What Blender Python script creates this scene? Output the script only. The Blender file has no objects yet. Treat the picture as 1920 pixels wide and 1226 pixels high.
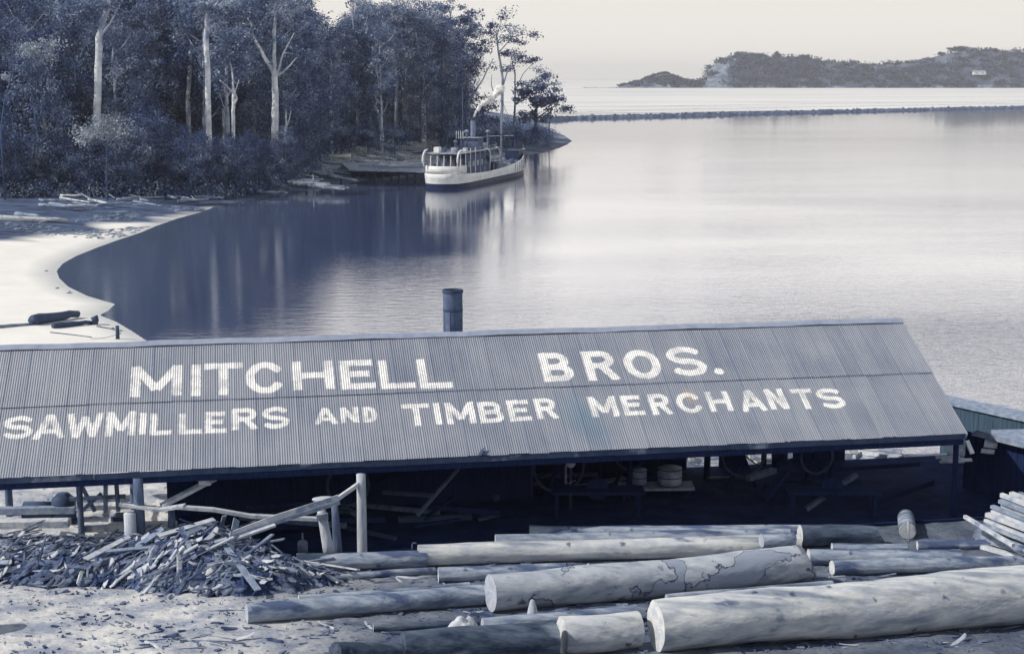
import bpy, math, random
import numpy as np
from mathutils import Vector, Matrix, noise
random.seed(7); rng = np.random.default_rng(7)
R = math.radians
sc = bpy.context.scene
C = sc.collection

# ------------------------------------------------------------------ camera
F = 2753.0; PITCH = R(9.66); CAMZ = 18.0
cam = bpy.data.cameras.new('camera'); camo = bpy.data.objects.new('camera', cam); C.objects.link(camo)
cam.sensor_width = 36; cam.sensor_fit = 'HORIZONTAL'; cam.lens = 36 * F / 1920
cam.clip_start = 0.5; cam.clip_end = 40000
camo.location = (0, 0, CAMZ); camo.rotation_euler = (R(90) - PITCH, 0, 0)
sc.camera = camo
sc.render.resolution_x = 1024; sc.render.resolution_y = 653

# ------------------------------------------------------------------ light
def S(r, g, b):
    f = lambda c: (c/255/12.92) if c/255 <= .04045 else ((c/255+.055)/1.055)**2.4
    return (f(r), f(g), f(b), 1)
SUN_EL, SUN_X, SUN_Y = R(41), -0.97, -0.243
SKY_STR = 0.08
w = bpy.data.worlds.new('World'); sc.world = w; w.use_nodes = True
nt = w.node_tree; nt.nodes.clear()
def N(nt, t, **k):
    n = nt.nodes.new(t)
    for a, b in k.items(): setattr(n, a, b)
    return n
sky = N(nt, 'ShaderNodeTexSky', sky_type='NISHITA', sun_disc=False)
sky.sun_elevation = SUN_EL; sky.sun_rotation = math.atan2(SUN_X, SUN_Y); sky.air_density = 1.4; sky.dust_density = 1.0
sm = N(nt, 'ShaderNodeVectorMath', operation='SCALE'); sm.inputs[3].default_value = SKY_STR
nt.links.new(sky.outputs[0], sm.inputs[0])
tc = N(nt, 'ShaderNodeTexCoord'); sx = N(nt, 'ShaderNodeSeparateXYZ'); nt.links.new(tc.outputs['Generated'], sx.inputs[0])
ramp = N(nt, 'ShaderNodeValToRGB'); cr = ramp.color_ramp      # thin bright haze low in the sky, clearing upwards
cr.elements[0].position = 0.0; cr.elements[0].color = (1, 1, 1, 1)
cr.elements[1].position = .55; cr.elements[1].color = (0.0, 0, 0, 1)
e = cr.elements.new(.28); e.color = (1, 1, 1, 1)
nt.links.new(sx.outputs[2], ramp.inputs[0])
ramp2 = N(nt, 'ShaderNodeValToRGB'); c2 = ramp2.color_ramp     # haze radiance, plus an added bright band out of view to light the water
c2.elements[0].position = 0.0; c2.elements[0].color = (.93, .885, .83, 1)
c2.elements[1].position = .30; c2.elements[1].color = (1.75, 1.70, 1.64, 1)
e = c2.elements.new(.05); e.color = (.88, .84, .79, 1)
e = c2.elements.new(.10); e.color = (2.0, 1.92, 1.80, 1)
e = c2.elements.new(.6); e.color = (.45, .55, .8, 1)
nt.links.new(sx.outputs[2], ramp2.inputs[0])
mx = N(nt, 'ShaderNodeMix', data_type='RGBA'); nt.links.new(ramp.outputs[0], mx.inputs[0])
nt.links.new(sm.outputs[0], mx.inputs[6]); nt.links.new(ramp2.outputs[0], mx.inputs[7])
bg = N(nt, 'ShaderNodeBackground'); bg.inputs[1].default_value = 1.0
nt.links.new(mx.outputs[2], bg.inputs[0]); wo = N(nt, 'ShaderNodeOutputWorld'); nt.links.new(bg.outputs[0], wo.inputs[0])
sl = bpy.data.lights.new('sun', 'SUN'); sl.energy = 4.2; sl.angle = R(.6); sl.color = (1, .95, .87)
so = bpy.data.objects.new('sun', sl); C.objects.link(so)
sdir = Vector((SUN_X*math.cos(SUN_EL), SUN_Y*math.cos(SUN_EL), math.sin(SUN_EL)))
so.rotation_euler = sdir.to_track_quat('Z', 'Y').to_euler(); so.location = (-30, 0, 60)
vs = sc.view_settings; vs.view_transform = 'Standard'; vs.look = 'None'; vs.exposure = 0; vs.gamma = 1
sc.cycles.max_bounces = 6; sc.cycles.volume_bounces = 0; sc.cycles.volume_step_rate = 4

# ------------------------------------------------------------------ pixel helpers (photograph pixels -> places in the world)
CP, SP = math.cos(PITCH), math.sin(PITCH)
def ray(px, py):
    a = (px-960)/F; b = (613-py)/F
    return Vector((a, CP + b*SP, -SP + b*CP))
def PZ(px, py, z=0.0):
    r = ray(px, py); t = (z-CAMZ)/r.z; return Vector((r.x*t, r.y*t, z))
def PD(px, py, D):
    r = ray(px, py); t = D/r.y; return Vector((r.x*t, D, CAMZ + r.z*t))
def ss(a, b, x):
    t = np.clip((x-a)/(b-a), 0, 1); return t*t*(3-2*t)

# ------------------------------------------------------------------ materials
def mat(name, c1, c2=None, scale=3.0, rough=.9, bump=.3, bscale=None, stretch=(1,1,1), c3=None, thr=.62, spec=.12, detail=8, contrast=(.35,.65), metal=0, bdist=.03, t3s=.35, knots=0):
    m = bpy.data.materials.new(name); m.use_nodes = True; t = m.node_tree
    b = t.nodes['Principled BSDF']; b.inputs['Roughness'].default_value = rough
    b.inputs['Specular IOR Level'].default_value = spec; b.inputs['Metallic'].default_value = metal
    if c2 is None: c2 = tuple(x*.7 for x in c1[:3])+(1,)
    co = N(t, 'ShaderNodeTexCoord'); mp = N(t, 'ShaderNodeMapping'); mp.inputs['Scale'].default_value = stretch
    t.links.new(co.outputs['Object'], mp.inputs[0])
    no = N(t, 'ShaderNodeTexNoise'); no.inputs['Scale'].default_value = scale; no.inputs['Detail'].default_value = detail; no.inputs['Roughness'].default_value = .65
    t.links.new(mp.outputs[0], no.inputs['Vector'])
    mr = N(t, 'ShaderNodeMapRange'); mr.inputs[1].default_value = contrast[0]; mr.inputs[2].default_value = contrast[1]; t.links.new(no.outputs[0], mr.inputs[0])
    mi = N(t, 'ShaderNodeMix', data_type='RGBA'); mi.inputs[6].default_value = c2; mi.inputs[7].default_value = c1
    t.links.new(mr.outputs[0], mi.inputs[0]); out = mi.outputs[2]
    if c3 is not None:
        n3 = N(t, 'ShaderNodeTexNoise'); n3.inputs['Scale'].default_value = scale*t3s; n3.inputs['Detail'].default_value = 6
        mp3 = N(t, 'ShaderNodeMapping'); mp3.inputs['Location'].default_value = (7.3, 2.1, 4.4); t.links.new(mp.outputs[0], mp3.inputs[0]); t.links.new(mp3.outputs[0], n3.inputs['Vector'])
        m3 = N(t, 'ShaderNodeMapRange'); m3.inputs[1].default_value = thr-.04; m3.inputs[2].default_value = thr+.04; t.links.new(n3.outputs[0], m3.inputs[0])
        mj = N(t, 'ShaderNodeMix', data_type='RGBA'); t.links.new(m3.outputs[0], mj.inputs[0]); t.links.new(out, mj.inputs[6]); mj.inputs[7].default_value = c3; out = mj.outputs[2]
    if knots:
        vo = N(t, 'ShaderNodeTexVoronoi'); vo.inputs['Scale'].default_value = knots; vo.inputs['Randomness'].default_value = 1
        wv = N(t, 'ShaderNodeVectorMath', operation='ADD'); n5 = N(t, 'ShaderNodeTexNoise'); n5.inputs['Scale'].default_value = 6; t.links.new(co.outputs['Object'], n5.inputs['Vector']); sv = N(t, 'ShaderNodeVectorMath', operation='SCALE'); sv.inputs[3].default_value = .25; t.links.new(n5.outputs['Color'], sv.inputs[0]); t.links.new(co.outputs['Object'], wv.inputs[0]); t.links.new(sv.outputs[0], wv.inputs[1]); t.links.new(wv.outputs[0], vo.inputs['Vector'])
        k1 = N(t, 'ShaderNodeMapRange'); k1.inputs[1].default_value = .07; k1.inputs[2].default_value = .16; k1.inputs[3].default_value = .85; k1.inputs[4].default_value = 0; t.links.new(vo.outputs['Distance'], k1.inputs[0])
        mk = N(t, 'ShaderNodeMix', data_type='RGBA'); t.links.new(k1.outputs[0], mk.inputs[0]); t.links.new(out, mk.inputs[6]); mk.inputs[7].default_value = (.06,.085,.15,1); out = mk.outputs[2]
        n6 = N(t, 'ShaderNodeTexNoise'); n6.inputs['Scale'].default_value = 1.1; n6.inputs['Detail'].default_value = 5; mp6 = N(t, 'ShaderNodeMapping'); mp6.inputs['Scale'].default_value = (.18, 2.6, 2.6); t.links.new(co.outputs['Object'], mp6.inputs[0]); t.links.new(mp6.outputs[0], n6.inputs['Vector'])
        k6 = N(t, 'ShaderNodeMapRange'); k6.inputs[1].default_value = .48; k6.inputs[2].default_value = .66; k6.inputs[4].default_value = .95; t.links.new(n6.outputs[0], k6.inputs[0])
        m6 = N(t, 'ShaderNodeMix', data_type='RGBA', blend_type='MULTIPLY'); t.links.new(k6.outputs[0], m6.inputs[0]); t.links.new(out, m6.inputs[6]); m6.inputs[7].default_value = (.42,.47,.56,1); out = m6.outputs[2]
    t.links.new(out, b.inputs['Base Color'])
    if bump:
        bn = N(t, 'ShaderNodeTexNoise'); bn.inputs['Scale'].default_value = bscale or scale*3; bn.inputs['Detail'].default_value = 6
        t.links.new(mp.outputs[0], bn.inputs['Vector'])
        bu = N(t, 'ShaderNodeBump'); bu.inputs['Strength'].default_value = bump; bu.inputs['Distance'].default_value = bdist
        t.links.new(bn.outputs[0], bu.inputs['Height']); t.links.new(bu.outputs[0], b.inputs['Normal'])
    return m
M = {}
M['sand'] = mat('sand', (.80,.78,.73,1), (.72,.70,.66,1), .25, bump=.15, bscale=2)
M['bark_pale'] = mat('pale_peeled_wood', (.66,.66,.63,1), (.40,.43,.48,1), 3, bump=.8, bscale=8, stretch=(.4,1,1), c3=(.16,.20,.29,1), thr=.66, t3s=.8, knots=1.3)
M['bark_grey'] = mat('grey_bark', (.38,.42,.48,1), (.17,.22,.31,1), 5, bump=1.0, bscale=12, stretch=(.3,1,1), c3=(.08,.11,.2,1), thr=.58, knots=1.6)
M['bark_dark'] = mat('dark_mossy_bark', (.10,.13,.18,1), (.02,.035,.065,1), 4, bump=1.0, bscale=10, stretch=(.3,1,1), c3=(.22,.26,.31,1), thr=.60)
M['wood_end'] = mat('sawn_end_grain', (.62,.62,.60,1), (.38,.42,.48,1), 5, bump=.4, bscale=20)
M['wood_end_grey'] = mat('grey_end_grain', (.42,.45,.50,1), (.26,.30,.38,1), 5, bump=.4, bscale=20)
M['plank'] = mat('sawn_plank', (.58,.59,.60,1), (.34,.38,.46,1), 4, bump=.4, stretch=(1,1,1), c3=(.22,.27,.36,1), thr=.6)
M['plank_grey'] = mat('weathered_plank', (.30,.35,.43,1), (.14,.19,.29,1), 4, bump=.4)
M['slab'] = mat('offcut_bark_slab', (.19,.23,.31,1), (.03,.05,.12,1), .9, bump=.6, bscale=20, contrast=(.42,.6))
M['slab_pale'] = mat('offcut_pale_slab', (.56,.58,.60,1), (.26,.30,.38,1), 2.0, bump=.6, bscale=20)
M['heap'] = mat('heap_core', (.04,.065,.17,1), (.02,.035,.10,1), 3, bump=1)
M['navy'] = mat('shade_dark_wood', (.018,.032,.095,1), (.009,.017,.055,1), 3, spec=.02, bump=.5, stretch=(6,6,.5))  # deep blue paints in the shade on timbers under the roofs
M['floor'] = mat('shade_dark_floor', (.018,.033,.10,1), (.009,.018,.06,1), 1.2, spec=.02, bump=.5)  # shade below the big roof put into the floor colour
M['post_pale'] = mat('pale_pole', (.52,.54,.55,1), (.27,.32,.42,1), 4, bump=.5, stretch=(1,1,.3))
M['post_dark'] = mat('dark_pole', (.13,.17,.26,1), (.06,.09,.16,1), 5, bump=.5, stretch=(1,1,.3))
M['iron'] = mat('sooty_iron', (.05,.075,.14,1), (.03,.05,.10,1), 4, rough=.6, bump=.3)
M['iron_pale'] = mat('pale_iron', (.24,.29,.40,1), (.12,.16,.26,1), 4, rough=.6, bump=.3)
M['trunk'] = mat('gum_trunk', (.46,.50,.57,1), (.10,.14,.24,1), .35, bump=.3, bscale=3, contrast=(.35,.6))
M['trunk_pale'] = mat('pale_gum_trunk', (.74,.75,.75,1), (.17,.22,.33,1), .28, bump=.3, bscale=3, contrast=(.38,.58))
M['trunk_dark'] = mat('dark_trunk', (.08,.12,.21,1), (.03,.055,.13,1), .6, bump=.3, bscale=3)
M['white'] = mat('white_paint', (.76,.75,.72,1), (.50,.53,.57,1), .8, rough=.6, bump=.1)
M['offwhite'] = mat('worn_white_paint', (.40,.42,.46,1), (.10,.14,.23,1), 1.5, rough=.6, bump=.1)
M['hull_dark'] = mat('dark_hull_paint', (.02,.035,.09,1), (.012,.02,.06,1), 1, rough=.5, bump=.1)
M['deck'] = mat('ship_deck', (.12,.15,.23,1), (.06,.085,.15,1), 1, bump=.2)
M['house'] = mat('ship_house', (.10,.13,.22,1), (.05,.075,.14,1), 1, bump=.2)
M['rubble'] = mat('rubble_stone', (.20,.24,.33,1), (.07,.10,.18,1), .8, bump=.6)
M['driftwood'] = mat('driftwood', (.30,.35,.43,1), (.10,.14,.23,1), 1.2, bump=.5, bscale=6)
M['glass'] = mat('bottle_glass', (.08,.12,.20,1), (.05,.08,.15,1), 4, rough=.15, bump=0, spec=.8)
def leafmat(name, a, b, c, sc_=.35):
    m = mat(name, a, b, sc_, rough=.75, bump=0, detail=3, contrast=(.38,.62), c3=c, thr=.56, t3s=.75, spec=.25)
    t = m.node_tree; p = t.nodes['Principled BSDF']
    src = p.inputs['Base Color'].links[0].from_socket
    tr = N(t, 'ShaderNodeBsdfTranslucent'); t.links.new(src, tr.inputs[0]); ms = N(t, 'ShaderNodeMixShader'); ms.inputs[0].default_value = .25
    o = t.nodes['Material Output']; t.links.new(p.outputs[0], ms.inputs[1]); t.links.new(tr.outputs[0], ms.inputs[2]); t.links.new(ms.outputs[0], o.inputs[0])
    return m
M['leaf'] = leafmat('gum_foliage', (.19,.25,.38,1), (.04,.075,.185,1), (.36,.42,.51,1))
M['leaf_dark'] = leafmat('dark_foliage', (.10,.145,.28,1), (.022,.048,.145,1), (.21,.27,.38,1))
M['leaf_pale'] = leafmat('pale_foliage', (.40,.45,.50,1), (.20,.25,.33,1), (.55,.58,.60,1))
M['island'] = mat('island_ground', (.075,.10,.155,1), (.055,.075,.13,1), .02, bump=0, c3=(.095,.12,.17,1), thr=.55)
M['leaf_far'] = mat('island_scrub_leaf', (.065,.09,.155,1), (.035,.055,.11,1), .05, bump=0)
M['rock'] = mat('rock_face', (.24,.28,.34,1), (.08,.11,.18,1), .12, bump=.6, bscale=.5)

# ------------------------------------------------------------------ mesh helpers
def npmesh(name, verts, faces, m=None, smooth=False, mats=None, midx=None):
    """faces: (n,4) or (n,3) int array"""
    verts = np.asarray(verts, np.float32); faces = np.asarray(faces, np.int32); k = faces.shape[1]
    me = bpy.data.meshes.new(name); me.vertices.add(len(verts)); me.vertices.foreach_set('co', verts.ravel())
    me.loops.add(faces.size); me.loops.foreach_set('vertex_index', faces.ravel())
    me.polygons.add(len(faces)); me.polygons.foreach_set('loop_start', np.arange(0, faces.size, k, dtype=np.int32))
    me.polygons.foreach_set('loop_total', np.full(len(faces), k, np.int32))
    for q in (mats or [m]):
        if q: me.materials.append(q)
    if midx is not None: me.polygons.foreach_set('material_index', np.asarray(midx, np.int32))
    me.polygons.foreach_set('use_smooth', np.full(len(faces), smooth))
    me.update(calc_edges=True); return me
class MB:
    def __init__(s): s.v = []; s.f = []; s.mi = []
    def add(s, vs, fs, mi=0):
        o = len(s.v); s.v += [tuple(v) for v in vs]; s.f += [tuple(i+o for i in f) for f in fs]; s.mi += [mi]*len(fs)
        return s
    def tube(s, pts, rad, n=8, cap=True, mi=0, capmi=None, wob=0.0, wseed=0):
        pts = [Vector(p) for p in pts]
        if not hasattr(rad, '__len__'): rad = [rad]*len(pts)
        up = Vector((0, 0, 1)); vs = []; fs = []
        d0 = (pts[-1]-pts[0]).normalized()
        if abs(d0.z) > .9: up = Vector((0, 1, 0))
        for i, p in enumerate(pts):
            d = (pts[min(i+1, len(pts)-1)] - pts[max(i-1, 0)]).normalized()
            a = d.cross(up).normalized(); b = a.cross(d).normalized()
            for k in range(n):
                t = 2*math.pi*k/n; rr = rad[i]
                if wob: rr *= 1 + wob*noise.noise(Vector((math.cos(t)*1.3+wseed, math.sin(t)*1.3, (p-pts[0]).length*.8))) + wob*.5*noise.noise(Vector((math.cos(t)*4+wseed, math.sin(t)*4, (p-pts[0]).length*3)))
                vs.append(p + a*(rr*math.cos(t)) + b*(rr*math.sin(t)))
        for i in range(len(pts)-1):
            for k in range(n):
                k2 = (k+1) % n; fs.append((i*n+k, i*n+k2, (i+1)*n+k2, (i+1)*n+k))
        s.add(vs, fs, mi)
        if cap:
            L = len(pts)-1; o = len(s.v)-len(vs)
            s.f.append(tuple(o+k for k in reversed(range(n)))); s.mi.append(mi if capmi is None else capmi)
            s.f.append(tuple(o+L*n+k for k in range(n))); s.mi.append(mi if capmi is None else capmi)
        return s
    def box(s, c, size, ax=None, mi=0):
        """box centred at c; ax = 3 axis vectors"""
        ax = ax or (Vector((1,0,0)), Vector((0,1,0)), Vector((0,0,1))); c = Vector(c); vs = []
        for k in (-1, 1):
            for j in (-1, 1):
                for i in (-1, 1): vs.append(c + ax[0]*(i*size[0]/2) + ax[1]*(j*size[1]/2) + ax[2]*(k*size[2]/2))
        s.add(vs, [(0,2,3,1),(4,5,7,6),(0,1,5,4),(2,6,7,3),(0,4,6,2),(1,3,7,5)], mi); return s
    def beam(s, p0, p1, w_, h_, mi=0, jitter=0.0, roll=0.0):
        p0 = Vector(p0); p1 = Vector(p1); d = (p1-p0); L = d.length; d.normalize(); up = Vector((0,0,1))
        if abs(d.z) > .95: up = Vector((0,1,0))
        a = d.cross(up).normalized(); b = a.cross(d).normalized()
        if roll: a, b = a*math.cos(roll)+b*math.sin(roll), b*math.cos(roll)-a*math.sin(roll)
        return s.box((p0+p1)/2, (L, w_, h_), (d, a, b), mi)
    def mesh(s, name, mats, smooth=False, bevel=0):
        me = bpy.data.meshes.new(name); me.from_pydata(s.v, [], s.f)
        for m in (mats if isinstance(mats, (list, tuple)) else [mats]): me.materials.append(m)
        me.polygons.foreach_set('material_index', s.mi); me.polygons.foreach_set('use_smooth', [smooth]*len(s.f)); me.update(); return me
def link(name, data, parent=None, loc=None, smooth=False):
    o = bpy.data.objects.new(name, data); C.objects.link(o)
    if loc is not None: o.location = loc
    if parent is not None: o.parent = parent
    return o
def tag(o, label=None, cat=None, group=None, kind=None):
    if label: o['label'] = label
    if cat: o['category'] = cat
    if group: o['group'] = group
    if kind: o['kind'] = kind
    return o
def thing(name, label, cat, loc=(0,0,0), group=None, rz=0):
    o = bpy.data.objects.new(name, None); C.objects.link(o); o.location = loc; o.rotation_euler = (0, 0, rz); o.empty_display_size = .3
    return tag(o, label, cat, group)
def part(name, mb, m, parent, smooth=False, label=None):
    """mb in world coordinates; parent at parent.location"""
    me = mb.mesh(name, m, smooth) if isinstance(mb, MB) else mb
    L = parent_world(parent)
    me.transform(L.inverted())
    o = link(name, me, parent)
    if label: o['label'] = label
    return o
def parent_world(p):
    mtx = Matrix.Identity(4)
    while p is not None:
        l = Matrix.LocRotScale(p.location, p.rotation_euler, p.scale); mtx = l @ mtx; p = p.parent
    return mtx

# ------------------------------------------------------------------ terrain
shore_px = [(1020,226),(1012,236),(1035,246),(1060,254),(1075,265),(1058,275),(1035,283),(1000,290),(960,297),(900,305),(850,313),(800,322),(740,331),(700,337),(650,345),(600,356),(540,363),(470,375),(400,388),
            (375,398),(330,410),(290,424),(262,436),(225,448),(180,464),(140,480),(115,494),(103,508),(108,522),(125,538),(160,555),(190,564),(212,570),(200,582),(183,591),(215,604),(245,622),(275,642)]
land = [PZ(*p) for p in shore_px]
land = [(p.x, p.y) for p in land]
land += [(-19, 84), (-12, 74), (0, 68), (30, 65), (140, 62), (260, 60), (260, -60), (-330, -60), (-420, 300), (-420, 700), (-150, 760), (0, 700)]
LP = np.array(land)
def sdf_poly(X, Y):
    P = np.stack([X, Y], -1); d = np.full(X.shape, 1e9); ins = np.zeros(X.shape, bool)
    n = len(LP)
    for i in range(n):
        a = LP[i]; b = LP[(i+1) % n]; ab = b-a; t = np.clip(((P-a)@ab)/(ab@ab), 0, 1)
        q = P-(a+t[..., None]*ab); d = np.minimum(d, (q**2).sum(-1))
        c = ((a[1] > Y) != (b[1] > Y)) & (X < (b[0]-a[0])*(Y-a[1])/(b[1]-a[1]+1e-12)+a[0]); ins ^= c
    d = np.sqrt(d); return np.where(ins, d, -d)
ANG = [rng.random((6,))*6.28, rng.random((6,))*6.28]
def wav(X, Y, s):
    r = 0
    for i, (a, f) in enumerate([(0.3,1.),(1.9,1.37),(2.7,1.93),(4.1,2.7),(5.2,3.9),(.9,5.3)]):
        r = r + np.sin((X*math.cos(a)+Y*math.sin(a))*s*f + ANG[0][i])/f
    return r/2.5
def edge_D(px):   # where the wood begins, seen along each direction
    return np.interp(px, [-300, 0, 200, 400, 470, 540, 620, 700, 800, 900, 1000], [203, 206, 210, 216, 224, 238, 283, 298, 318, 345, 380])
def height(X, Y, fine=0.0):
    X = np.asarray(X, float); Y = np.asarray(Y, float)
    sd = sdf_poly(X, Y)
    beach = np.where(sd > 0, np.minimum(sd*.07, .9+sd*.012), sd*.12)
    # yard and hillside the camera stands on
    yard = np.where(Y > 44, 3.0, np.where(Y > 33, 3.0+(44-Y)*1.3/11, 4.3+(33-Y)*.35))
    yard = yard + .05*wav(X, Y, .8) + fine*.035*wav(X, Y, 5.3) + fine*.02*wav(Y, X, 17.)
    k = 1-ss(57, 65, Y + np.where(X < -14, (-14-X)*.25, 0))
    z = beach*(1-k) + yard*k
    # wooded headland
    pxx = 960 + X/np.maximum(Y, 1)*F*CP
    ed = edge_D(pxx); far = ss(ed-4, ed+75, Y)
    hill = np.clip(sd-4, 0, None); hh = 34*(1-np.exp(-hill/95.)) * ss(30, -70, X - (Y-250)*.12) + 9*(1-np.exp(-hill/25.))*ss(60, -20, X-(Y-300)*.15)*.8 + np.minimum(hill*.06, 2.5)
    hh = hh*(1-.78*ss(800, 900, pxx))
    z = z + far*hh*(Y > 150)
    return np.where(sd < 0, np.maximum(z, -6), z)
def hz(x, y): return float(height(np.array([x]), np.array([y]))[0])
def grid(x0, x1, y0, y1, st, fine=0.0):
    xs = np.arange(x0, x1+st/2, st); ys = np.arange(y0, y1+st/2, st); X, Y = np.meshgrid(xs, ys); Z = height(X, Y, fine)
    V = np.stack([X, Y, Z], -1).reshape(-1, 3); nx, ny = len(xs), len(ys)
    i = np.arange((nx-1)*(ny-1)); r = i//(nx-1); c = i % (nx-1); a = r*nx+c
    Fc = np.stack([a, a+1, a+1+nx, a+nx], -1); return V, Fc
def subset(V, Fc, keep):
    Fk = Fc[keep]; u, inv = np.unique(Fk, return_inverse=True); return V[u], inv.reshape(Fk.shape)
V, Fc = grid(-36, 36, -6, 66, .24, 1.0)
me = npmesh('ground', V, Fc, None, True)
gm = mat('yard_dirt', (.62,.61,.59,1), (.26,.29,.36,1), .9, bump=1.0, bscale=5, bdist=.06, c3=(.09,.12,.20,1), thr=.66, t3s=4.0, contrast=(.38,.62))
t = gm.node_tree; bs = t.nodes['Principled BSDF']; src = bs.inputs['Base Color'].links[0].from_socket   # pale sawdust on the left, darker trodden earth to the right
co = N(t, 'ShaderNodeTexCoord'); sp_ = N(t, 'ShaderNodeSeparateXYZ'); t.links.new(co.outputs['Object'], sp_.inputs[0])
nn = N(t, 'ShaderNodeTexNoise'); nn.inputs['Scale'].default_value = .35; t.links.new(co.outputs['Object'], nn.inputs['Vector'])
ma = N(t, 'ShaderNodeMath', operation='MULTIPLY_ADD'); ma.inputs[1].default_value = 7; t.links.new(nn.outputs[0], ma.inputs[0]); t.links.new(sp_.outputs[0], ma.inputs[2])
mr = N(t, 'ShaderNodeMapRange'); mr.inputs[1].default_value = -5.5; mr.inputs[2].default_value = .5; t.links.new(ma.outputs[0], mr.inputs[0])
mm = N(t, 'ShaderNodeMix', data_type='RGBA', blend_type='MULTIPLY'); mm.inputs[7].default_value = (.24,.28,.36,1); t.links.new(mr.outputs[0], mm.inputs[0]); t.links.new(src, mm.inputs[6]); t.links.new(mm.outputs[2], bs.inputs['Base Color'])
me.materials.append(gm)
tag(link('ground', me), kind='structure')
V, Fc = grid(-420, 180, -60, 720, 3.0)
cen = V[Fc].mean(1); near = (np.abs(cen[:,0]) < 36) & (cen[:,1] > -6) & (cen[:,1] < 66)
sdc = sdf_poly(cen[:,0], cen[:,1]); keep = ~near & (sdc > -60)
isb = (cen[:,1] < 212) & (cen[:,2] < 2.6) & (cen[:,1] > 50)
V2, F2 = subset(V, Fc, keep & ~isb)
hm = mat('forest_floor', (.13,.165,.23,1), (.035,.055,.12,1), .16, bump=.6, bscale=.9, c3=(.22,.26,.33,1), thr=.6, t3s=.8)
tag(link('hillside', npmesh('hillside', V2, F2, hm, True)), kind='structure')
V, Fc = grid(-141, -0, 66, 213, .5)
cen = V[Fc].mean(1)
V3, F3 = subset(V, Fc, (sdf_poly(cen[:,0], cen[:,1]) > -12))
V3 = V3.copy(); V3[:, 2] += .02
bm_ = M['sand']; t = bm_.node_tree; bs = t.nodes['Principled BSDF']; src = bs.inputs['Base Color'].links[0].from_socket   # forest litter and painted tree shade at the top of the beach
co = N(t, 'ShaderNodeTexCoord'); sp_ = N(t, 'ShaderNodeSeparateXYZ'); t.links.new(co.outputs['Object'], sp_.inputs[0])
nn = N(t, 'ShaderNodeTexNoise'); nn.inputs['Scale'].default_value = .09; nn.inputs['Detail'].default_value = 6
mpp = N(t, 'ShaderNodeMapping'); mpp.inputs['Scale'].default_value = (.5, 1.6, 1); t.links.new(co.outputs['Object'], mpp.inputs[0]); t.links.new(mpp.outputs[0], nn.inputs['Vector'])
ma = N(t, 'ShaderNodeMath', operation='MULTIPLY_ADD'); ma.inputs[1].default_value = 55; t.links.new(nn.outputs[0], ma.inputs[0])
mxx = N(t, 'ShaderNodeMath', operation='MULTIPLY_ADD'); mxx.inputs[1].default_value = -3.2; t.links.new(sp_.outputs[0], mxx.inputs[0]); t.links.new(sp_.outputs[1], mxx.inputs[2]); t.links.new(mxx.outputs[0], ma.inputs[2])
mr = N(t, 'ShaderNodeMapRange'); mr.inputs[1].default_value = 354; mr.inputs[2].default_value = 366; t.links.new(ma.outputs[0], mr.inputs[0])
mm = N(t, 'ShaderNodeMix', data_type='RGBA'); mm.inputs[7].default_value = (.075,.105,.18,1); t.links.new(mr.outputs[0], mm.inputs[0]); t.links.new(src, mm.inputs[6]); t.links.new(mm.outputs[2], bs.inputs['Base Color'])
gz2 = N(t, 'ShaderNodeMapRange'); gz2.inputs[1].default_value = .04; gz2.inputs[2].default_value = .22; gz2.inputs[3].default_value = .8; gz2.inputs[4].default_value = 0; t.links.new(sp_.outputs[2], gz2.inputs[0])
wt = N(t, 'ShaderNodeMix', data_type='RGBA', blend_type='MULTIPLY'); wt.inputs[7].default_value = (.55,.58,.63,1); t.links.new(gz2.outputs[0], wt.inputs[0]); t.links.new(mm.outputs[2], wt.inputs[6])      # wet sand at the water line
ls1 = N(t, 'ShaderNodeTexNoise'); ls1.inputs['Scale'].default_value = .5; ls1.inputs['Detail'].default_value = 8; ls1.inputs['Roughness'].default_value = .7; t.links.new(mpp.outputs[0], ls1.inputs['Vector'])
ls2 = N(t, 'ShaderNodeMapRange'); ls2.inputs[1].default_value = .38; ls2.inputs[2].default_value = .66; ls2.inputs[3].default_value = .35; ls2.inputs[4].default_value = 2.0; t.links.new(ls1.outputs[0], ls2.inputs[0])
ls3 = N(t, 'ShaderNodeVectorMath', operation='SCALE'); ls3.inputs[0].default_value = (.055,.08,.145); t.links.new(ls2.outputs[0], ls3.inputs[3]); t.links.new(ls3.outputs[0], mm.inputs[7])
t.links.new(wt.outputs[2], bs.inputs['Base Color'])
tag(link('beach', npmesh('beach', V3, F3, bm_, True)), kind='structure')

# water
wm = bpy.data.materials.new('estuary_water'); wm.use_nodes = True; t = wm.node_tree; b = t.nodes['Principled BSDF']
b.inputs['Roughness'].default_value = .05; b.inputs['IOR'].default_value = 3.6; b.inputs['Specular IOR Level'].default_value = .5
co = N(t, 'ShaderNodeTexCoord'); mp = N(t, 'ShaderNodeMapping'); mp.inputs['Scale'].default_value = (.55, 1.5, 1); t.links.new(co.outputs['Object'], mp.inputs[0])
n1 = N(t, 'ShaderNodeTexNoise'); n1.inputs['Scale'].default_value = .9; n1.inputs['Detail'].default_value = 5; n1.inputs['Roughness'].default_value = .6; t.links.new(mp.outputs[0], n1.inputs['Vector'])
n2 = N(t, 'ShaderNodeTexNoise'); n2.inputs['Scale'].default_value = .018; n2.inputs['Detail'].default_value = 3; t.links.new(mp.outputs[0], n2.inputs['Vector'])
sp_ = N(t, 'ShaderNodeSeparateXYZ'); t.links.new(co.outputs['Object'], sp_.inputs[0])
mr1 = N(t, 'ShaderNodeMapRange'); mr1.inputs[1].default_value = .35; mr1.inputs[2].default_value = .65; mr1.inputs[3].default_value = .3; mr1.inputs[4].default_value = 1; t.links.new(n2.outputs[0], mr1.inputs[0])
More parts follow.
